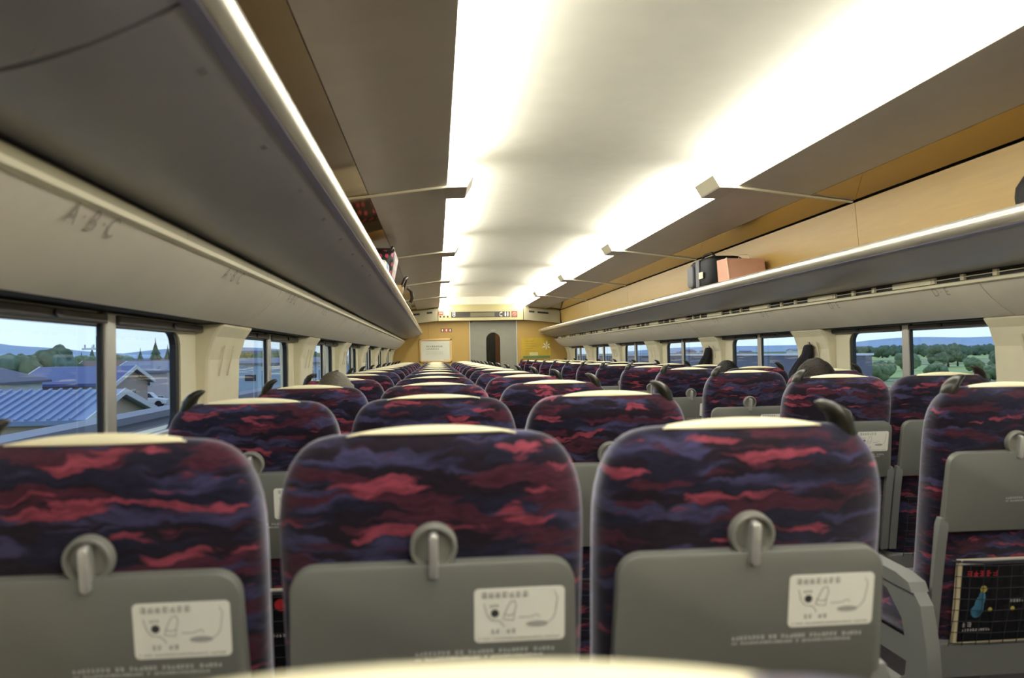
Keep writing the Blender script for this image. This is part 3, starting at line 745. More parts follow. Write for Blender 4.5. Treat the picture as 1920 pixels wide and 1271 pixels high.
# cushion, pedestal, armrests
mb = MB(); cr2 = []
for y, hh, wd in ((.10, .03, .20), (.115, .055, .215), (.20, .062, .22), (.40, .066, .222), (.53, .062, .22), (.58, .045, .215), (.595, .02, .20)):
    cr2.append([(wd*sq(math.cos(2*math.pi*k/20), .5), y, .425+hh*sq(math.sin(2*math.pi*k/20), .7)) for k in range(20)])
cushion_me = MB().loft(cr2).mesh('cushion', 'fabric', smooth=50)
mb = MB(); mb.box(-.20, .20, .16, .50, .30, .372); mb.box(-.05, .05, .22, .44, .03, .30); mb.box(-.19, .19, .20, .46, .0, .035)
pedestal_me = mb.mesh('pedestal', 'seat_gray')
def armrest_me(sx, part):
    x0, x1 = sx*.232, sx*.284
    x0, x1 = min(x0, x1), max(x0, x1)
    if part == 'pad':
        pts = [(.02, .560), (.035, .585), (.10, .598), (.30, .605), (.44, .603), (.46, .590), (.45, .575), (.30, .570), (.12, .560)]
        return MB().prismX(pts, x0, x1).mesh('armrest_pad', 'pillar' if False else 'seat_gray', smooth=40)
    pts = [(-.045, .30), (-.035, .42), (-.01, .53), (.02, .560), (.12, .560), (.30, .570), (.34, .566), (.16, .535), (.085, .47), (.06, .38), (.075, .31), (.13, .27), (.40, .27), (.44, .30), (.46, .24), (.40, .20), (.0, .20)]
    mb = MB().prismX(pts, x0+.006, x1-.006)
    return mb.mesh('armrest_frame', 'seat_gray', smooth=30)
ARM = {(sx, p): armrest_me(sx, p) for sx in (1, -1) for p in ('pad', 'frame')}

NROW = 14; ROW1 = 1.214; SP = .98
COLS = [('window', 'three-seat', -.475, -1), ('middle', 'three-seat', -.008, 0), ('aisle', 'three-seat', .456, 1), ('aisle', 'two-seat', 1.606, -1), ('window', 'two-seat', 2.054, 1)]
def child(name, me, parent):
    o = bpy.data.objects.new(name, me); COL.objects.link(o); o.parent = parent; return o
def seat(row, col):
    pos, blk, x, gs = COLS[col]
    y = ROW1+SP*(row-1)+(.027 if row == 0 else 0)
    T = thing('train_seat', 'purple camouflage %s seat on the %s side, %s row from the end wall' % (pos, blk, ORD[NROW+1-row]), 'seat', (x, y, 0), 'reclining seats of the train saloon')
    child('backrest', backrest_me, T); child('head_cover', cover_mid if pos == 'middle' else cover_me, T); child('cushion', cushion_me, T); child('pedestal', pedestal_me, T)
    t = child('tray_table', tray_me, T)
    if row <= 7:
        child('sticker', sticker_me, t); child('notice_print', notice_me, t); child('sticker_print', print_me, t); child('sticker_symbol', dot_me, t); child('sticker_symbol', oval_me, t)
    k = child('latch', latch_me, T); child('lever', lever_me, k)
    child('tray_arm', arm_L, T); child('tray_arm', arm_R, T)
    if row <= 4: child('pocket_net', net_me, T)
    child('rear_plinth', plinth_me, T)
    if gs:
        child('grip', grip_R if gs > 0 else grip_L, T)
        if pos == 'aisle':
            child('armrest_pad', ARM[(gs, 'pad')], T); child('armrest_frame', ARM[(gs, 'frame')], T)
    return T
for row in range(0, NROW+1):
    for col in range(5):
        if row == 0 and col != 1: continue
        if row == 1 and col == 4: continue
        seat(row, col)

# ------------------------------------------------------------------ magazines in the seat pockets
def magazine(row, col, label):
    x = COLS[col][2]; y = ROW1+SP*(row-1)
    T = thing('magazine', label, 'magazine', (x, y, 0), 'magazines in the seat pockets')
    def F(u, v, w_): p = fr(u, v, w_); return p
    def bl(u0, u1, v0, v1, w0, w1, name, mt, par=T):
        m_ = MB().loft([[F(u0, v0, w0), F(u1, v0, w0), F(u1, v1, w0), F(u0, v1, w0)], [F(u0, v0, w1), F(u1, v0, w1), F(u1, v1, w1), F(u0, v1, w1)]])
        return child(name, m_.mesh(name, mt), par)
    bl(-.150, .15, .405, .650, .006, .020, 'pages', 'mag_page')
    c = bl(-.140, .15, .412, .640, .020, .0225, 'cover', 'mag_black')
    bl(-.146, .15, .640, .652, .018, .0228, 'cover_edge', 'mag_cream', c)
    m_ = MB().loft([[F(.062+.017*math.cos(R(a)), .612+.017*math.sin(R(a)), w_) for a in range(0, 360, 30)] for w_ in (.0225, .0231)])
    child('badge', m_.mesh('badge', 'mag_red'), c)
    def pr(seed, u0, u1, v, h, mt, name):
        g = MB(); glyphs(u0, u1, v, h, 0, seed, mb=g); g.map(lambda x_, y_, z_: fr(x_, z_, .0232-y_)); child(name, g.mesh(name, mt), c)
    pr(5, -.125, -.02, .612, .017, 'mag_red', 'masthead'); pr(6, -.128, -.085, .462, .014, 'mag_cream', 'cover_print'); pr(7, -.128, -.04, .446, .007, 'mag_cream', 'cover_print')
    pr(8, .01, .10, .528, .008, 'mag_cream', 'cover_print')
    m_ = MB()
    for (u, v, ru, rv) in ((-.082, .515, .014, .030), (-.075, .54, .010, .022), (-.09, .50, .016, .018)):
        m_ = MB().loft([[F(u+ru*math.cos(R(a)), v+rv*math.sin(R(a)), w_) for a in range(0, 360, 30)] for w_ in (.0225, .0234)])
        child('picture', m_.mesh('picture', 'mag_blue'), c)
    m_ = MB()
    for (u, v, r_) in ((-.072, .566, .010), (-.048, .505, .006), (.02, .505, .006)):
        m_ = MB().loft([[F(u+r_*math.cos(R(a)), v+r_*math.sin(R(a)), w_) for a in range(0, 360, 30)] for w_ in (.0225, .0236)])
        child('picture', m_.mesh('picture', 'mag_yellow'), c)
magazine(2, 3, 'black covered magazine in the pocket of an aisle seat on two-seat side')
magazine(2, 0, 'black magazine with red badge glimpsed between the window and middle seats')

# ------------------------------------------------------------------ luggage on the racks
def rbox(x0, x1, y0, y1, z0, z1, p=.35, n=28, tz=.12, top=1.0):
    cx_, cy_ = (x0+x1)/2, (y0+y1)/2; hx, hy = (x1-x0)/2, (y1-y0)/2; rs = []
    for t in (0, .04, .12, .3, .5, .7, .88, .96, 1):
        e = abs(2*t-1)**(1/tz) if tz else 0; g = (1-.30*e)*(1+(top-1)*t)
        rs.append([(cx_+hx*g*sq(math.cos(2*math.pi*k/n), p), cy_+hy*g*sq(math.sin(2*math.pi*k/n), p), z0+(z1-z0)*t) for k in range(n)])
    return MB().loft(rs)
def dot_mat():
    m = bpy.data.materials.new('polka_dot_vinyl'); m.use_nodes = True; n = m.node_tree.nodes; l = m.node_tree.links
    b = n['Principled BSDF']; b.inputs['Roughness'].default_value = .35
    t = n.new('ShaderNodeTexCoord'); s_ = n.new('ShaderNodeSeparateXYZ'); a = n.new('ShaderNodeMath'); a.operation = 'ADD'; c = n.new('ShaderNodeCombineXYZ')
    l.new(t.outputs['Object'], s_.inputs[0]); l.new(s_.outputs[0], a.inputs[0]); l.new(s_.outputs[1], a.inputs[1]); l.new(a.outputs[0], c.inputs[0]); l.new(s_.outputs[2], c.inputs[1])
    v = n.new('ShaderNodeTexVoronoi'); v.voronoi_dimensions = '2D'; v.inputs['Scale'].default_value = 19; v.inputs['Randomness'].default_value = .45; l.new(c.outputs[0], v.inputs['Vector'])
    r = n.new('ShaderNodeMapRange'); r.inputs[1].default_value = .24; r.inputs[2].default_value = .28; l.new(v.outputs['Distance'], r.inputs[0])
    x = n.new('ShaderNodeMix'); x.data_type = 'RGBA'; x.inputs[6].default_value = (.60, .08, .12, 1); x.inputs[7].default_value = (.018, .016, .018, 1)
    l.new(r.outputs[0], x.inputs[0]); l.new(x.outputs[2], b.inputs['Base Color']); MATS['polka'] = m
dot_mat()
SH = 1.706                                         # rack shelf height
B = thing('polka_dot_bag', 'black shopping bag with pink polka dots standing on the three-seat side rack', 'bag', (-.42, 5.85, SH))
rbox(-.64, -.308, 5.60, 6.10, SH, 1.985, .25, tz=.06).map(lambda x, y, z: (x+max(0, z-1.725)*.20, y, z)).build('body', 'polka', B, smooth=50)
MB().tube([(-.30, 5.66, 1.97), (-.29, 5.70, 2.005), (-.29, 5.85, 2.012), (-.29, 6.0, 2.005), (-.30, 6.04, 1.97)], .008, 8).build('handle', 'dot_black', B, smooth=60)
MB().box(-.54, -.30, 5.64, 6.06, 1.980, 1.990).build('top_trim', 'dot_black', B)
B = thing('white_parcel', 'white paper parcel with blue label lying beside the polka dot bag', 'parcel', (-.45, 5.32, SH))
rbox(-.62, -.30, 5.14, 5.52, SH, 1.86, .2, tz=.05).build('body', 'pack_white', B, smooth=40)
MB().box(-.302, -.297, 5.20, 5.38, 1.73, 1.84).build('blue_label', 'pack_blue', B)
B = thing('tan_handbag', 'tan leather handbag with dark handle on the three-seat side rack', 'bag', (-.40, 7.2, SH))
rbox(-.57, -.310, 6.95, 7.40, SH, 1.87, .45, tz=.15).map(lambda x, y, z: (x+max(0, z-1.725)*.35, y, z)).build('body', 'leather_tan', B, smooth=50)
MB().tube([(-.285, 7.02, 1.84), (-.26, 7.06, 1.91), (-.245, 7.18, 1.935), (-.26, 7.30, 1.91), (-.285, 7.34, 1.84)], .012, 8).build('handle', 'leather_dark', B, smooth=60)
MB().tube([(-.245, 7.38, 1.86), (-.215, 7.39, 1.83), (-.205, 7.39, 1.77), (-.225, 7.39, 1.73)], .016, 8).build('shoulder_strap', 'leather_dark', B, smooth=60)
B = thing('black_holdall', 'black holdall with grey straps and metal buckle on the two-seat side rack', 'bag', (2.10, 6.0, SH))
rbox(1.975, 2.24, 5.74, 6.28, SH, 1.945, .30, tz=.10).build('body', 'bag_black', B, smooth=50)
MB().box(1.966, 1.978, 5.98, 6.06, 1.73, 1.93).build('strap', 'bag_gray', B, bevel=.004)
MB().box(1.960, 1.968, 5.88, 5.97, 1.785, 1.835).build('buckle', 'bag_buckle', B, bevel=.004)
rbox(1.955, 1.985, 6.10, 6.24, 1.74, 1.90, .3).build('side_pocket', 'bag_gray', B, smooth=50)
MB().tube([(2.05, 5.86, 1.94), (2.05, 5.92, 1.975), (2.05, 6.10, 1.975), (2.05, 6.16, 1.94)], .010, 8).build('handle', 'bag_black', B, smooth=60)
B = thing('pink_paper_bag', 'pink paper carrier bag leaning against the black holdall', 'bag', (2.15, 5.58, SH))
MB().loft([[(2.015, 5.47, SH), (2.285, 5.47, SH), (2.285, 5.70, SH), (2.015, 5.70, SH)], [(2.005, 5.50, 1.89), (2.275, 5.50, 1.885), (2.275, 5.70, 1.885), (2.005, 5.70, 1.895)]]).build('body', 'paper_pink', B, bevel=.004)
MB().tube([(2.006, 5.50, 1.892), (2.012, 5.49, 1.82), (2.016, 5.475, SH+.01)], .006, 6).build('folded_edge', 'paper_edge', B)
MB().tube([(2.10, 5.52, 1.885), (2.11, 5.53, 1.915), (2.17, 5.53, 1.915), (2.18, 5.52, 1.885)], .0035, 6).build('cord_handle', 'paper_edge', B)
B = thing('round_black_bag', 'rounded black bag pushed back on the two-seat side rack', 'bag', (2.18, 2.66, SH))
rbox(2.10, 2.30, 2.30, 2.885, SH, 1.890, .85, tz=.35).build('body', 'bag_black', B, smooth=60)
MB().tube([(2.20, 2.45, 1.872), (2.20, 2.50, 1.905), (2.20, 2.60, 1.905), (2.20, 2.65, 1.872)], .010, 8).build('handle', 'bag_gray', B, smooth=60)

# ------------------------------------------------------------------ coats on the pillar hooks
def coat(y, label, lean):
    T = thing('hanging_coat', label, 'coat', (2.40, y, .62), 'coats hung on the window pillars')
    rs = []; n = 30
    for z, hw, hx, off in ((1.282, .010, .008, 0), (1.278, .036, .020, .0), (1.262, .045, .026, .004), (1.22, .052, .032, .012), (1.16, .075, .040, .05), (1.10, .115, .046, .09), (1.0, .15, .050, .12), (.85, .165, .055, .13), (.62, .175, .060, .13)):
        xw = 2.424 if z < 1.25 else 2.424-(z-1.25)*.35
        rs.append([(xw-.004-hx+hx*math.sin(2*math.pi*k/n)*(1+.0*k)-(.012*math.sin(5*2*math.pi*k/n+z*9) if hw > .06 and math.sin(2*math.pi*k/n) < .3 else 0), y+off*lean+hw*math.cos(2*math.pi*k/n), z) for k in range(n)])
    MB().loft(rs).build('coat_body', 'black_cloth', T, smooth=60)
    MB().tube([(2.405, y, 1.277), (2.400, y, 1.288), (2.396, y, 1.296)], .003, 6).build('hanging_loop', 'black_cloth', T)
    rs = [[(2.36-.004*i+.028*math.cos(2*math.pi*k/12), y+.10*lean*i/3-.04+.034*math.sin(2*math.pi*k/12), z) for k in range(12)] for i, z in enumerate((1.15, 1.0, .85, .70))]
    MB().loft(rs).build('sleeve', 'black_cloth', T, smooth=60)
coat(5.10, 'black coat hung on the pillar beside the fifth window from the end wall', 1)
coat(7.06, 'black coat hung on the pillar beside the fourth window from the end wall', 1)

# ------------------------------------------------------------------ seated passengers (only the crowns of their heads clear the seat backs)
def body_mesh():
    J = {'pel': (0, .30, .555), 'sp': (0, .275, .68), 'ch': (0, .245, .82), 'nb': (0, .225, .925), 'nk': (0, .225, .975), 'hd': (0, .23, 1.03)}
    Rr = {'pel': (.15, .11), 'sp': (.135, .10), 'ch': (.15, .105), 'nb': (.085, .07), 'nk': (.055, .055), 'hd': (.05, .05)}
    E_ = [('pel', 'sp'), ('sp', 'ch'), ('ch', 'nb'), ('nb', 'nk'), ('nk', 'hd')]
    for s_, t in ((1, 'r'), (-1, 'l')):
        J.update({'sh'+t: (s_*.165, .235, .875), 'el'+t: (s_*.205, .31, .665), 'wr'+t: (s_*.125, .50, .648), 'pa'+t: (s_*.110, .56, .655),
                  'hp'+t: (s_*.085, .33, .560), 'kn'+t: (s_*.105, .70, .570), 'an'+t: (s_*.105, .72, .10), 'he'+t: (s_*.105, .71, .055), 'to'+t: (s_*.115, .87, .042)})
        Rr.update({'sh'+t: (.062, .062), 'el'+t: (.046, .046), 'wr'+t: (.030, .026), 'pa'+t: (.036, .018), 'hp'+t: (.080, .075), 'kn'+t: (.060, .060), 'an'+t: (.040, .045), 'he'+t: (.038, .045), 'to'+t: (.038, .032)})
        E_ += [('ch', 'sh'+t), ('sh'+t, 'el'+t), ('el'+t, 'wr'+t), ('wr'+t, 'pa'+t), ('pel', 'hp'+t), ('hp'+t, 'kn'+t), ('kn'+t, 'an'+t), ('an'+t, 'he'+t), ('he'+t, 'to'+t)]
    ks = list(J); me = bpy.data.meshes.new('skeleton'); me.from_pydata([J[k] for k in ks], [(ks.index(a), ks.index(b)) for a, b in E_], [])
    ob = bpy.data.objects.new('skeleton', me); COL.objects.link(ob)
    ob.modifiers.new('skin', 'SKIN'); sv = me.skin_vertices[0].data
    for i, k in enumerate(ks): sv[i].radius = Rr[k]; sv[i].use_root = (k == 'pel')
    ss = ob.modifiers.new('sub', 'SUBSURF'); ss.levels = 2; ss.render_levels = 2
    dg = bpy.context.evaluated_depsgraph_get(); dg.update()
    bm_me = bpy.data.meshes.new_from_object(ob.evaluated_get(dg))
    mb = MB(); mb.add([v.co for v in bm_me.vertices], [tuple(p.vertices) for p in bm_me.polygons])
    bpy.data.objects.remove(ob)
    # head with nose, ears, chin; five fingers on each hand
    mb.sphere((0, .232, 1.088), (.078, .098, .108), 24, 16); mb.sphere((0, .262, 1.030), (.058, .066, .062), 20, 12)
    mb.sphere((0, .330, 1.072), (.013, .018, .022), 10, 8)
    for s_ in (1, -1):
        mb.sphere((s_*.079, .228, 1.075), (.011, .022, .032), 10, 8); mb.sphere((s_*.031, .316, 1.098), (.014, .012, .010), 10, 8)
        for f, (dx, L) in enumerate(((-.027, .060), (-.009, .072), (.009, .068), (.026, .052))):
            x0 = s_*.110+dx; mb.tube([(x0, .575, .655), (x0+dx*.15, .575+L*.5, .660), (x0+dx*.2, .575+L, .640)], [.010, .0092, .007], 8)
        xi = s_*.110-s_*.034; mb.tube([(xi, .535, .652), (xi-s_*.018, .565, .648), (xi-s_*.014, .598, .640)], [.012, .010, .008], 8)
    mb.sphere((0, .322, 1.030), (.026, .010, .008), 10, 6)
    me2 = mb.mesh('person_raw', 'skin'); ob = bpy.data.objects.new('raw', me2); COL.objects.link(ob)
    rm = ob.modifiers.new('r', 'REMESH'); rm.mode = 'VOXEL'; rm.voxel_size = .0075; rm.use_smooth_shade = True
    sm = ob.modifiers.new('s', 'SMOOTH'); sm.iterations = 2; sm.factor = .4
    dg = bpy.context.evaluated_depsgraph_get(); dg.update()
    out = bpy.data.meshes.new_from_object(ob.evaluated_get(dg)); bpy.data.objects.remove(ob); return out
PERSON = body_mesh()
def person(x, y, dz, shirt, hair, label, bald=False):
    T = thing('person', label, 'person', (x, y, 0), 'seated passengers')
    me = PERSON.copy(); me.materials.clear()
    for k in ('skin', shirt, 'shirt_navy', 'leather_dark'): me.materials.append(MATS[k])
    for v in me.vertices:
        if v.co.z > .62: v.co.z += dz*min(1, (v.co.z-.62)/.35)
    for p in me.polygons:
        c = p.center; z = c.z; p.use_smooth = True
        i = 1
        if z > .950+dz: i = 0
        elif c.y > .47 and .615 < z < .70 and abs(c.x) < .19: i = 0
        elif z < .615 or (c.y > .42 and z < .64): i = 2
        if z < .10: i = 3
        p.material_index = i
    child('body', me, T)
    # hair: lumpy shell over skull, open at the face
    n, m_ = 32, 20; mb = MB(); rs = []
    for i in range(m_+1):
        a = -math.pi*.28 + (math.pi*.78)*min(.985, i/m_)
        r = []
        for k in range(n):
            t = 2*math.pi*k/n; d = Vector((math.cos(a)*math.cos(t), math.cos(a)*math.sin(t), math.sin(a)))
            g = 1.085+.05*mnoise.noise(d*3.1+Vector((x*7, y, 0)))
            if d.y > .35 and d.z < .45: g = .90          # tucked in at the face
            if bald and d.z > .55: g = min(g, 1.035)
            r.append((.078*g*d.x, .232+.098*g*d.y, 1.088+dz+.108*g*d.z))
        rs.append(r)
    mb.loft(rs); child('hair', mb.mesh('hair', hair, smooth=80), T)
    if bald:
        mb = MB(); rs = []
        for i in range(7):
            a = -.75+.95*i/6; rs.append([(.078*1.11*math.cos(a)*math.cos(t), .232+.098*1.11*math.cos(a)*math.sin(t), 1.088+dz+.108*1.1*math.sin(a)) for t in [R(175+ (195)*k/16) for k in range(17)]])
        inn = [[(p[0]*.93, .232+(p[1]-.232)*.93, p[2]) for p in r] for r in rs]
        mb.loft([r+list(reversed(q)) for r, q in zip(rs, inn)]); child('side_hair', mb.mesh('side_hair', 'hair_black', smooth=80), T)
    return T
ry = lambda row: ROW1+SP*(row-1)
person(-.415, ry(3), -.005, 'shirt_gray', 'hair_gray', 'passenger with thinning grey hair in a window seat on the three-seat side', True)
person(1.625, ry(3), .008, 'shirt_brown', 'hair_brown', 'dark brown-haired passenger in an aisle seat on the two-seat side')
person(1.945, ry(5), -.018, 'shirt_navy', 'hair_black', 'black-haired passenger leaning towards the aisle from a two-seat side window seat')

# ------------------------------------------------------------------ the world outside
GZ = -4.5
g = MB().box(-4000, 4000, -300, 5200, GZ-.5, GZ).build('ground', 'grass_ground'); struct(g, 'flat green countryside around the viaduct')
for i, (x0, x1, y0, y1, m_) in enumerate(((70, 260, 150, 250, 'field_green'), (60, 330, 262, 360, 'field_olive'), (90, 520, 372, 520, 'field_green'), (55, 160, 90, 142, 'field_olive'), (300, 900, 540, 800, 'field_green'))):
    o = MB().box(x0, x1, y0, y1, GZ, GZ+.06).build('crop_field', m_, g)
    o['label'] = ['bright green rice field beyond the nearest bushes', 'olive field behind the nearest green one', 'wide green field in front of the distant town', 'small olive plot close below the viaduct', 'far green field at the edge of town'][i]
vd = MB().box(-4.2, 10, -60, 400, -2.2, -1.4).build('viaduct_deck', 'concrete'); struct(vd, 'concrete viaduct deck carrying the train')
P_ = thing('viaduct_parapet', 'long grey concrete parapet outside the three-seat side windows', 'parapet', (-3.7, 100, -1.4))
MB().box(-3.85, -3.6, -60, 400, -1.4, .52).build('wall', 'concrete', P_); MB().box(-3.92, -3.55, -60, 400, .52, .60).build('coping', 'concrete', P_)
MB().tube([(-3.5, -60, .10), (-3.5, 400, .10)], .05, 8).build('cable_pipe', 'rail_white', P_)
P_ = thing('noise_barrier', 'grey noise barrier with white top rail outside the two-seat side windows', 'barrier', (9.1, 100, -1.4))
MB().box(9.0, 9.2, 16.6, 400, -1.4, .62).build('wall', 'concrete', P_); MB().box(9.03, 9.17, 16.6, 400, .62, 1.10).build('upper_panel', 'concrete_dark', P_)
MB().box(8.98, 9.22, 16.6, 400, 1.10, 1.145).build('top_rail', 'rail_white', P_)

def house(name, label, x, y, w_, d, hw, hr, wall, roof, hip=False, wins=(), ribs=0, rot=0, group='houses seen through the windows', parts=True):
    T = thing(name, label, 'house', (x, y, GZ), group); T.rotation_euler = (0, 0, rot); ROOT[T.name] = Vector((0, 0, 0))
    a, b, e = w_/2, d/2, .45
    if hip: MB().box(-a, a, -b, b, 0, hw).build('wall', wall, T)
    else: MB().prismX([(-b, 0), (b, 0), (b, hw), (0, hw+hr*.96), (-b, hw)], -a, a).build('wall', wall, T)
    if hip:
        k = max(.2, a-b)
        r = MB().add([(-a-e, -b-e, hw), (a+e, -b-e, hw), (a+e, b+e, hw), (-a-e, b+e, hw), (-a-e, -b-e, hw+.15), (a+e, -b-e, hw+.15), (a+e, b+e, hw+.15), (-a-e, b+e, hw+.15), (-k, 0, hw+hr), (k, 0, hw+hr)],
                     [(0, 1, 2, 3), (0, 1, 5, 4), (1, 2, 6, 5), (2, 3, 7, 6), (3, 0, 4, 7), (4, 5, 9, 8), (5, 6, 9), (6, 7, 8, 9), (7, 4, 8)]).build('roof', roof, T)
    else:
        s_ = hr/b; r = MB().prismX([(-b-e, hw-s_*e), (0, hw+hr), (b+e, hw-s_*e), (b+e, hw-s_*e+.22), (0, hw+hr+.24), (-b-e, hw-s_*e+.22)], -a-e, a+e).build('roof', roof, T)
        if parts:
            for sx in (-1, 1):
                MB().prismX([(-b-e, hw-s_*e-.05), (0, hw+hr-.05), (b+e, hw-s_*e-.05), (b+e, hw-s_*e+.26), (0, hw+hr+.28), (-b-e, hw-s_*e+.26)], sx*(a+e), sx*(a+e+.08)).build('barge_board', 'house_white', r)
        for k in range(ribs):
            xx = -a+2*a*(k+.5)/ribs
            MB().prismX([(-b-e, hw-s_*e+.22), (-.05, hw+hr+.24), (-.05, hw+hr+.34), (-b-e, hw-s_*e+.32)], xx-.06, xx+.06).build('roof_rib', roof, r)
    for (sd, u, z, ww, hh) in wins:
        if sd == 'f': f_ = MB().box(u-ww/2, u+ww/2, -b-.06, -b+.02, z, z+hh).build('window', 'house_white', T); MB().box(u-ww/2+.08, u+ww/2-.08, -b-.08, -b-.05, z+.08, z+hh-.08).build('pane', 'pane_dark', f_)
        else: f_ = MB().box(a-.02, a+.06, u-ww/2, u+ww/2, z, z+hh).build('window', 'house_white', T); MB().box(a+.05, a+.08, u-ww/2+.08, u+ww/2-.08, z+.08, z+hh-.08).build('pane', 'pane_dark', f_)
    return T
house('low_building', 'low building with pale blue corrugated roof just beyond the parapet', -22.5, 45.5, 11, 9, 2.9, 1.15, 'house_cream', 'roof_corrugated', ribs=22, wins=(('f', 3.5, .9, 1.4, 1.0), ('f', 0, .9, 1.4, 1.0)))
house('blue_roof_house', 'two-storey house with dark blue roof and tan gable', -28.3, 70, 6.6, 8, 4.0, 1.15, 'house_tan', 'roof_blue', wins=(('f', .2, 2.3, 1.5, 1.2), ('f', -2.2, 2.3, 1.2, 1.2), ('r', .5, 2.4, 1.0, 1.0)))
house('hip_roof_house', 'white house with dark hipped roof beside the blue-roofed one', -32.6, 56.5, 10.5, 7, 4.4, 1.75, 'house_white', 'roof_dark', hip=True, wins=(('f', 2.3, 3.0, 1.1, .9), ('f', .2, 3.0, 1.1, .9), ('f', 4.2, 3.0, .9, .9)))
house('pink_house', 'pale pink house with grey roof behind the tan gable', -30.6, 93, 5, 8, 4.6, .9, 'house_pink', 'roof_gray', wins=(('f', .4, 3.1, 1, .9), ('f', 1.7, 1.2, 1, .9)))
house('brown_roof_house', 'long house with dark brown roof below the conifers', -50, 140, 14, 8, 4.4, 1.3, 'house_gray', 'roof_brown', wins=(('f', -3, 2.2, 1.4, 1.1), ('f', 3, 2.2, 1.4, 1.1)))
house('grey_roof_house', 'distant house with grey roof between the bushes and hills', -78, 150, 12, 9, 4.2, 1.6, 'house_white', 'roof_gray', wins=(('f', -3, 2.2, 1.4, 1.1), ('f', 3, 2.2, 1.4, 1.1)))
rnd = random.Random(11)
WM = ['house_white', 'house_cream', 'house_pink', 'house_gray', 'house_tan']; RM_ = ['roof_gray', 'roof_dark', 'roof_blue', 'roof_brown']
WN = {'house_white': 'white', 'house_cream': 'cream', 'house_pink': 'pink', 'house_gray': 'grey', 'house_tan': 'tan'}
RN = {'roof_gray': 'grey', 'roof_dark': 'dark', 'roof_blue': 'blue', 'roof_brown': 'brown'}
def town(n, name, y0, y1, pa, pb, where, group, k_):
    put = []
    for i in range(n):
        for _ in range(200):
            yy = rnd.uniform(y0, y1); px = rnd.uniform(pa, pb); x = (px-818)/1540*yy*k_
            if all(math.hypot(x-a, yy-b) > 24 for a, b in put): break
        put.append((x, yy)); wm, rm = WM[i % 5], RM_[(i//5+i) % 4]
        house(name, 'small distant %s house with %s roof %s' % (WN[wm], RN[rm], where), x, yy, rnd.uniform(9, 15), 8, rnd.uniform(4, 5.6), rnd.uniform(1, 1.8), wm, rm, group=group, rot=rnd.uniform(-.6, .6), parts=False)
town(16, 'town_house', 200, 460, -20, 330, 'in the town below the hills', 'distant houses below the hills', 1.02)
town(22, 'field_town_house', 560, 1000, 1250, 1900, 'in the town beyond the fields', 'distant houses beyond the fields', 1.06)
house('warehouse', 'large pale blue warehouse seen through the second window beside three-seat side', -25, 150, 26, 18, 4.9, .8, 'house_sky', 'roof_gray', wins=(('f', -6, 2, 2, 1.2), ('f', 4, 2, 2, 1.2)))
house('brick_house', 'brown house with dark roof rising behind the pale warehouse', -43, 212, 16, 10, 6.2, 1.4, 'house_brown', 'roof_dark', wins=(('f', -3, 3.4, 1.6, 1.2), ('f', 3, 3.4, 1.6, 1.2)))
def tree(name, label, x, y, h, r, leaf, conifer=False, group='trees seen through the windows', seed=0):
    T = thing(name, label, 'tree', (x, y, GZ), group); ROOT[T.name] = Vector((0, 0, 0)); rnd = random.Random(seed)
    MB().tube([(0, 0, 0), (.05, 0, h*.4), (0, .05, h*.85)], [.10*r, .07*r, .02*r], 8).build('trunk', 'bark', T)
    mb = MB()
    if conifer:
        for k in range(9):
            t = k/8; z = h*(.18+.80*t); rr = r*(1-t)*.95+.12
            pts = [(rr*(1+.28*math.sin(7*a+k))*math.cos(a), rr*(1+.28*math.sin(7*a+k))*math.sin(a)) for a in [2*math.pi*q/21 for q in range(21)]]
            mb.loft([[(p[0], p[1], z-h*.04) for p in pts], [(p[0]*.15, p[1]*.15, z+h*.13) for p in pts]])
    else:
        for k in range(26):
            a = rnd.uniform(0, 6.28); q = rnd.uniform(0, 1)**.5*r*.75; z = h*rnd.uniform(.38, .88); q *= math.sqrt(max(.1, 1-((z/h-.6)/.38)**2)); s_ = r*rnd.uniform(.26, .42)
            c = (q*math.cos(a), q*math.sin(a), z); b0 = len(mb.v); mb.sphere(c, s_, 12, 8)
            for i in range(b0, len(mb.v)):
                v = Vector(mb.v[i]); d = (v-Vector(c)); mb.v[i] = tuple(Vector(c)+d*(1+.35*mnoise.noise(v*1.6/r*2)))
    mb.build('crown', leaf, T, smooth=80)
def px_tree(px, yy, **k): 
    s_ = 1.02 if px < 818 else 1.06
    tree(x=(px-818)/1540*yy*s_, y=yy, **k)
POSW = ['nearest the white house', 'second in the clump', 'in the middle of the clump', 'fourth in the clump', 'farthest in the clump']
for i, (px, yy, h, r) in enumerate(((88, 74, 6.4, 2.5), (112, 82, 6.7, 2.6), (136, 90, 7.3, 2.6), (156, 99, 7.7, 2.9), (74, 104, 6.2, 2.8))):
    px_tree(px, yy, name='broadleaf_tree', label='bushy dark green tree %s behind the hip-roofed house' % POSW[i], h=h, r=r, leaf='leaf_dark', seed=i)
for i, (px, yy, h, r) in enumerate(((196, 172, 7.0, 2.8), (214, 180, 8.4, 2.4), (232, 188, 7.8, 2.2), (296, 172, 7.6, 2.6), (322, 180, 9.6, 3.0), (343, 190, 8.4, 2.6), (180, 196, 7.8, 3.0))):
    px_tree(px, yy, name='conifer_tree', label='pointed conifer on the skyline behind the blue-roofed house', h=h, r=r, leaf='leaf_dark', conifer=True, seed=i)
for i, (px, yy, h, r) in enumerate(((250, 160, 6.9, 2.9), (274, 167, 6.6, 3.0), (204, 155, 6.8, 2.8))):
    px_tree(px, yy, name='roadside_tree', label='rounded olive green tree beside the skyline conifers', h=h, r=r, leaf='leaf_mid', seed=20+i)
for i, (px, yy, h, r) in enumerate(((108, 62.5, 2.6, 1.2), (132, 69, 2.8, 1.4))):
    px_tree(px, yy, name='garden_shrub', label='yellow green garden shrub between the white house and blue-roofed house', h=h, r=r, leaf='leaf_yellow', seed=30+i)
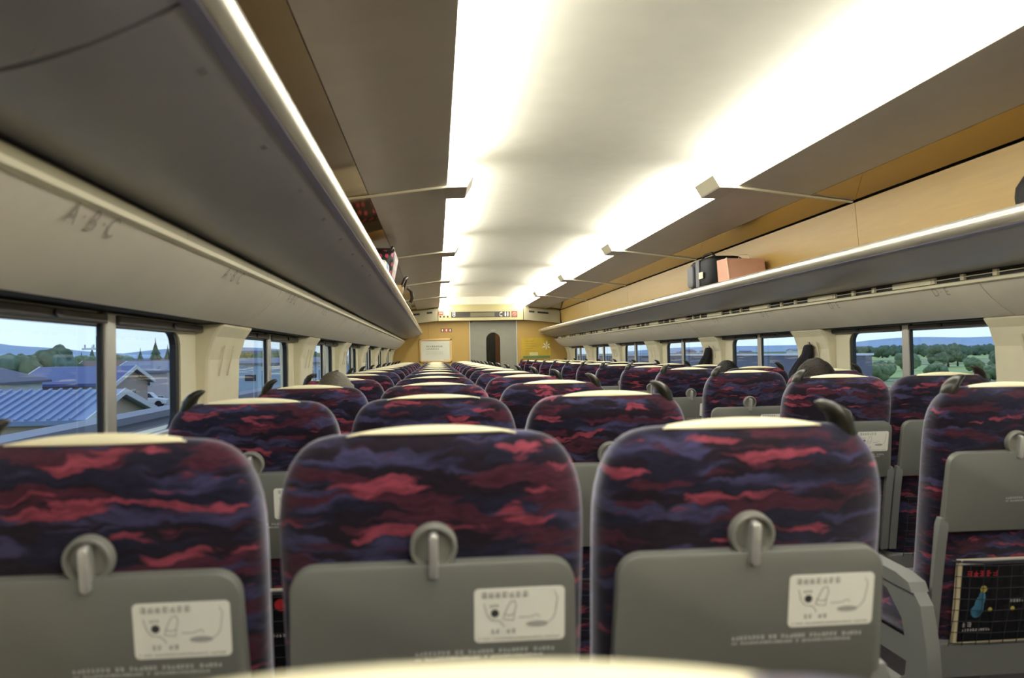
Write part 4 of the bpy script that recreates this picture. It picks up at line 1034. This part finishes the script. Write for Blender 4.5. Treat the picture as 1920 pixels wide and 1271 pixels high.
for i, (px, yy, h, r) in enumerate(((1750, 210, 6.0, 3.0), (1769, 219, 6.6, 3.6), (1788, 228, 5.4, 3.0))):
    px_tree(px, yy, name='field_tree', label='dark round tree standing in the green fields', h=h, r=r, leaf='leaf_dark', seed=40+i, group='trees in the fields')
for i, (px, yy, h, r) in enumerate(((1880, 150, 5.4, 3.0), (1905, 136, 5.6, 3.0), (1622, 120, 3.2, 2.2), (1642, 134, 3.4, 2.4), (1690, 190, 4.0, 3), (1820, 170, 3.0, 2.6), (1745, 150, 2.4, 2.4), (1850, 126, 2.4, 2.0))):
    px_tree(px, yy, name='field_bush', label='mid green bush at the edge of the fields', h=h, r=r, leaf='leaf_mid', seed=50+i, group='bushes in the fields')
for i in range(14):
    px = 1560+i*27; px_tree(px, (455, 485, 515)[i % 3]+rnd.uniform(-4, 4), name='hedgerow_tree', label='dark hedgerow tree in the belt before the distant town', h=rnd.uniform(5, 7), r=rnd.uniform(5, 6.2), leaf='leaf_dark', seed=70+i, group='tree belt beyond the fields')
for i, (px, yy, h, r) in enumerate(((450, 186, 6.6, 3.0), (480, 174, 7.2, 3.0), (520, 180, 7.4, 3.4), (548, 172, 6.6, 3.0), (600, 178, 6.8, 3.2))):
    px_tree(px, yy, name='yard_tree', label='olive tree rising behind the pale blue warehouse', h=h, r=r, leaf='leaf_mid', seed=90+i, group='trees behind the warehouse')
# hills
def hill(name, label, x0, x1, y, peak, seed):
    nx_, ny_ = 60, 6; vs = []; fs = []
    for j in range(ny_):
        for i in range(nx_):
            t = i/(nx_-1); u = j/(ny_-1); x = x0+(x1-x0)*t
            env = math.sin(math.pi*t)**.7*math.sin(math.pi*min(1, u*.5+.0)+.0)
            z = GZ+peak*env*(.75+.55*mnoise.noise(Vector((x*.0022, seed, u))))
            vs.append((x, y+u*700, z if j else GZ-1))
    for j in range(ny_-1):
        for i in range(nx_-1): a = j*nx_+i; fs.append((a, a+1, a+nx_+1, a+nx_))
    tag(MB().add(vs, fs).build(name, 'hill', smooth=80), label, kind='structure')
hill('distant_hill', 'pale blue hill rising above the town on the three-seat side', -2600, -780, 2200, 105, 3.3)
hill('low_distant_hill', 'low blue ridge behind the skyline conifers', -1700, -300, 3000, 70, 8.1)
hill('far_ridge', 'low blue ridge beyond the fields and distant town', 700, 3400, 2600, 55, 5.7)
# utility poles and a parked car
def pole(px, yy, label):
    x = -(818-px)/1540*yy*1.02; T = thing('utility_pole', label, 'pole', (x, yy, GZ), 'utility poles'); ROOT[T.name] = Vector((0, 0, 0))
    MB().tube([(0, 0, 0), (0, 0, 7.6)], [.17, .12], 10).build('mast', 'concrete', T)
    MB().box(-1.1, 1.1, -.06, .06, 6.6, 6.75).build('crossarm', 'rail_white', T)
    for u in (-.9, -.3, .3, .9): MB().tube([(u, 0, 6.75), (u, 0, 7.0)], .06, 6).build('insulator', 'house_white', T)
pole(224, 62, 'concrete utility pole standing before the blue-roofed house')
pole(52, 120, 'concrete utility pole among the distant roofs')
cx_ = -(818-306)/1540*84*1.02
T = thing('parked_car', 'white car parked beside the pink house', 'car', (cx_, 84, GZ+1.2)); ROOT[T.name] = Vector((0, 0, 0)); T.rotation_euler = (0, 0, .15)
MB().prismY([(-1.9, .3), (1.9, .3), (1.95, .75), (1.1, .9), (-1.9, .95)], -.8, .8).build('body', 'car_white', T, bevel=.08)
c_ = MB().prismY([(-1.6, .9), (1.0, .88), (.45, 1.45), (-1.3, 1.45)], -.72, .72).build('cabin', 'car_white', T, bevel=.06)
MB().prismY([(-1.4, .97), (.75, .95), (.38, 1.36), (-1.18, 1.36)], -.74, .74).build('side_glass', 'pane_dark', c_)
for u in (-1.2, 1.2):
    for v in (-.75, .75): MB().loft([[(u+.32*math.cos(R(a)), v+q, .32+.32*math.sin(R(a))) for a in range(0, 360, 24)] for q in (-.1, .1)]).build('wheel', 'tyre', T)
tag(MB().box(cx_-3, cx_+5, 80.5, 88, GZ, GZ+1.2).build('car_park', 'road'), 'raised grey parking terrace under the white car', 'terrace')
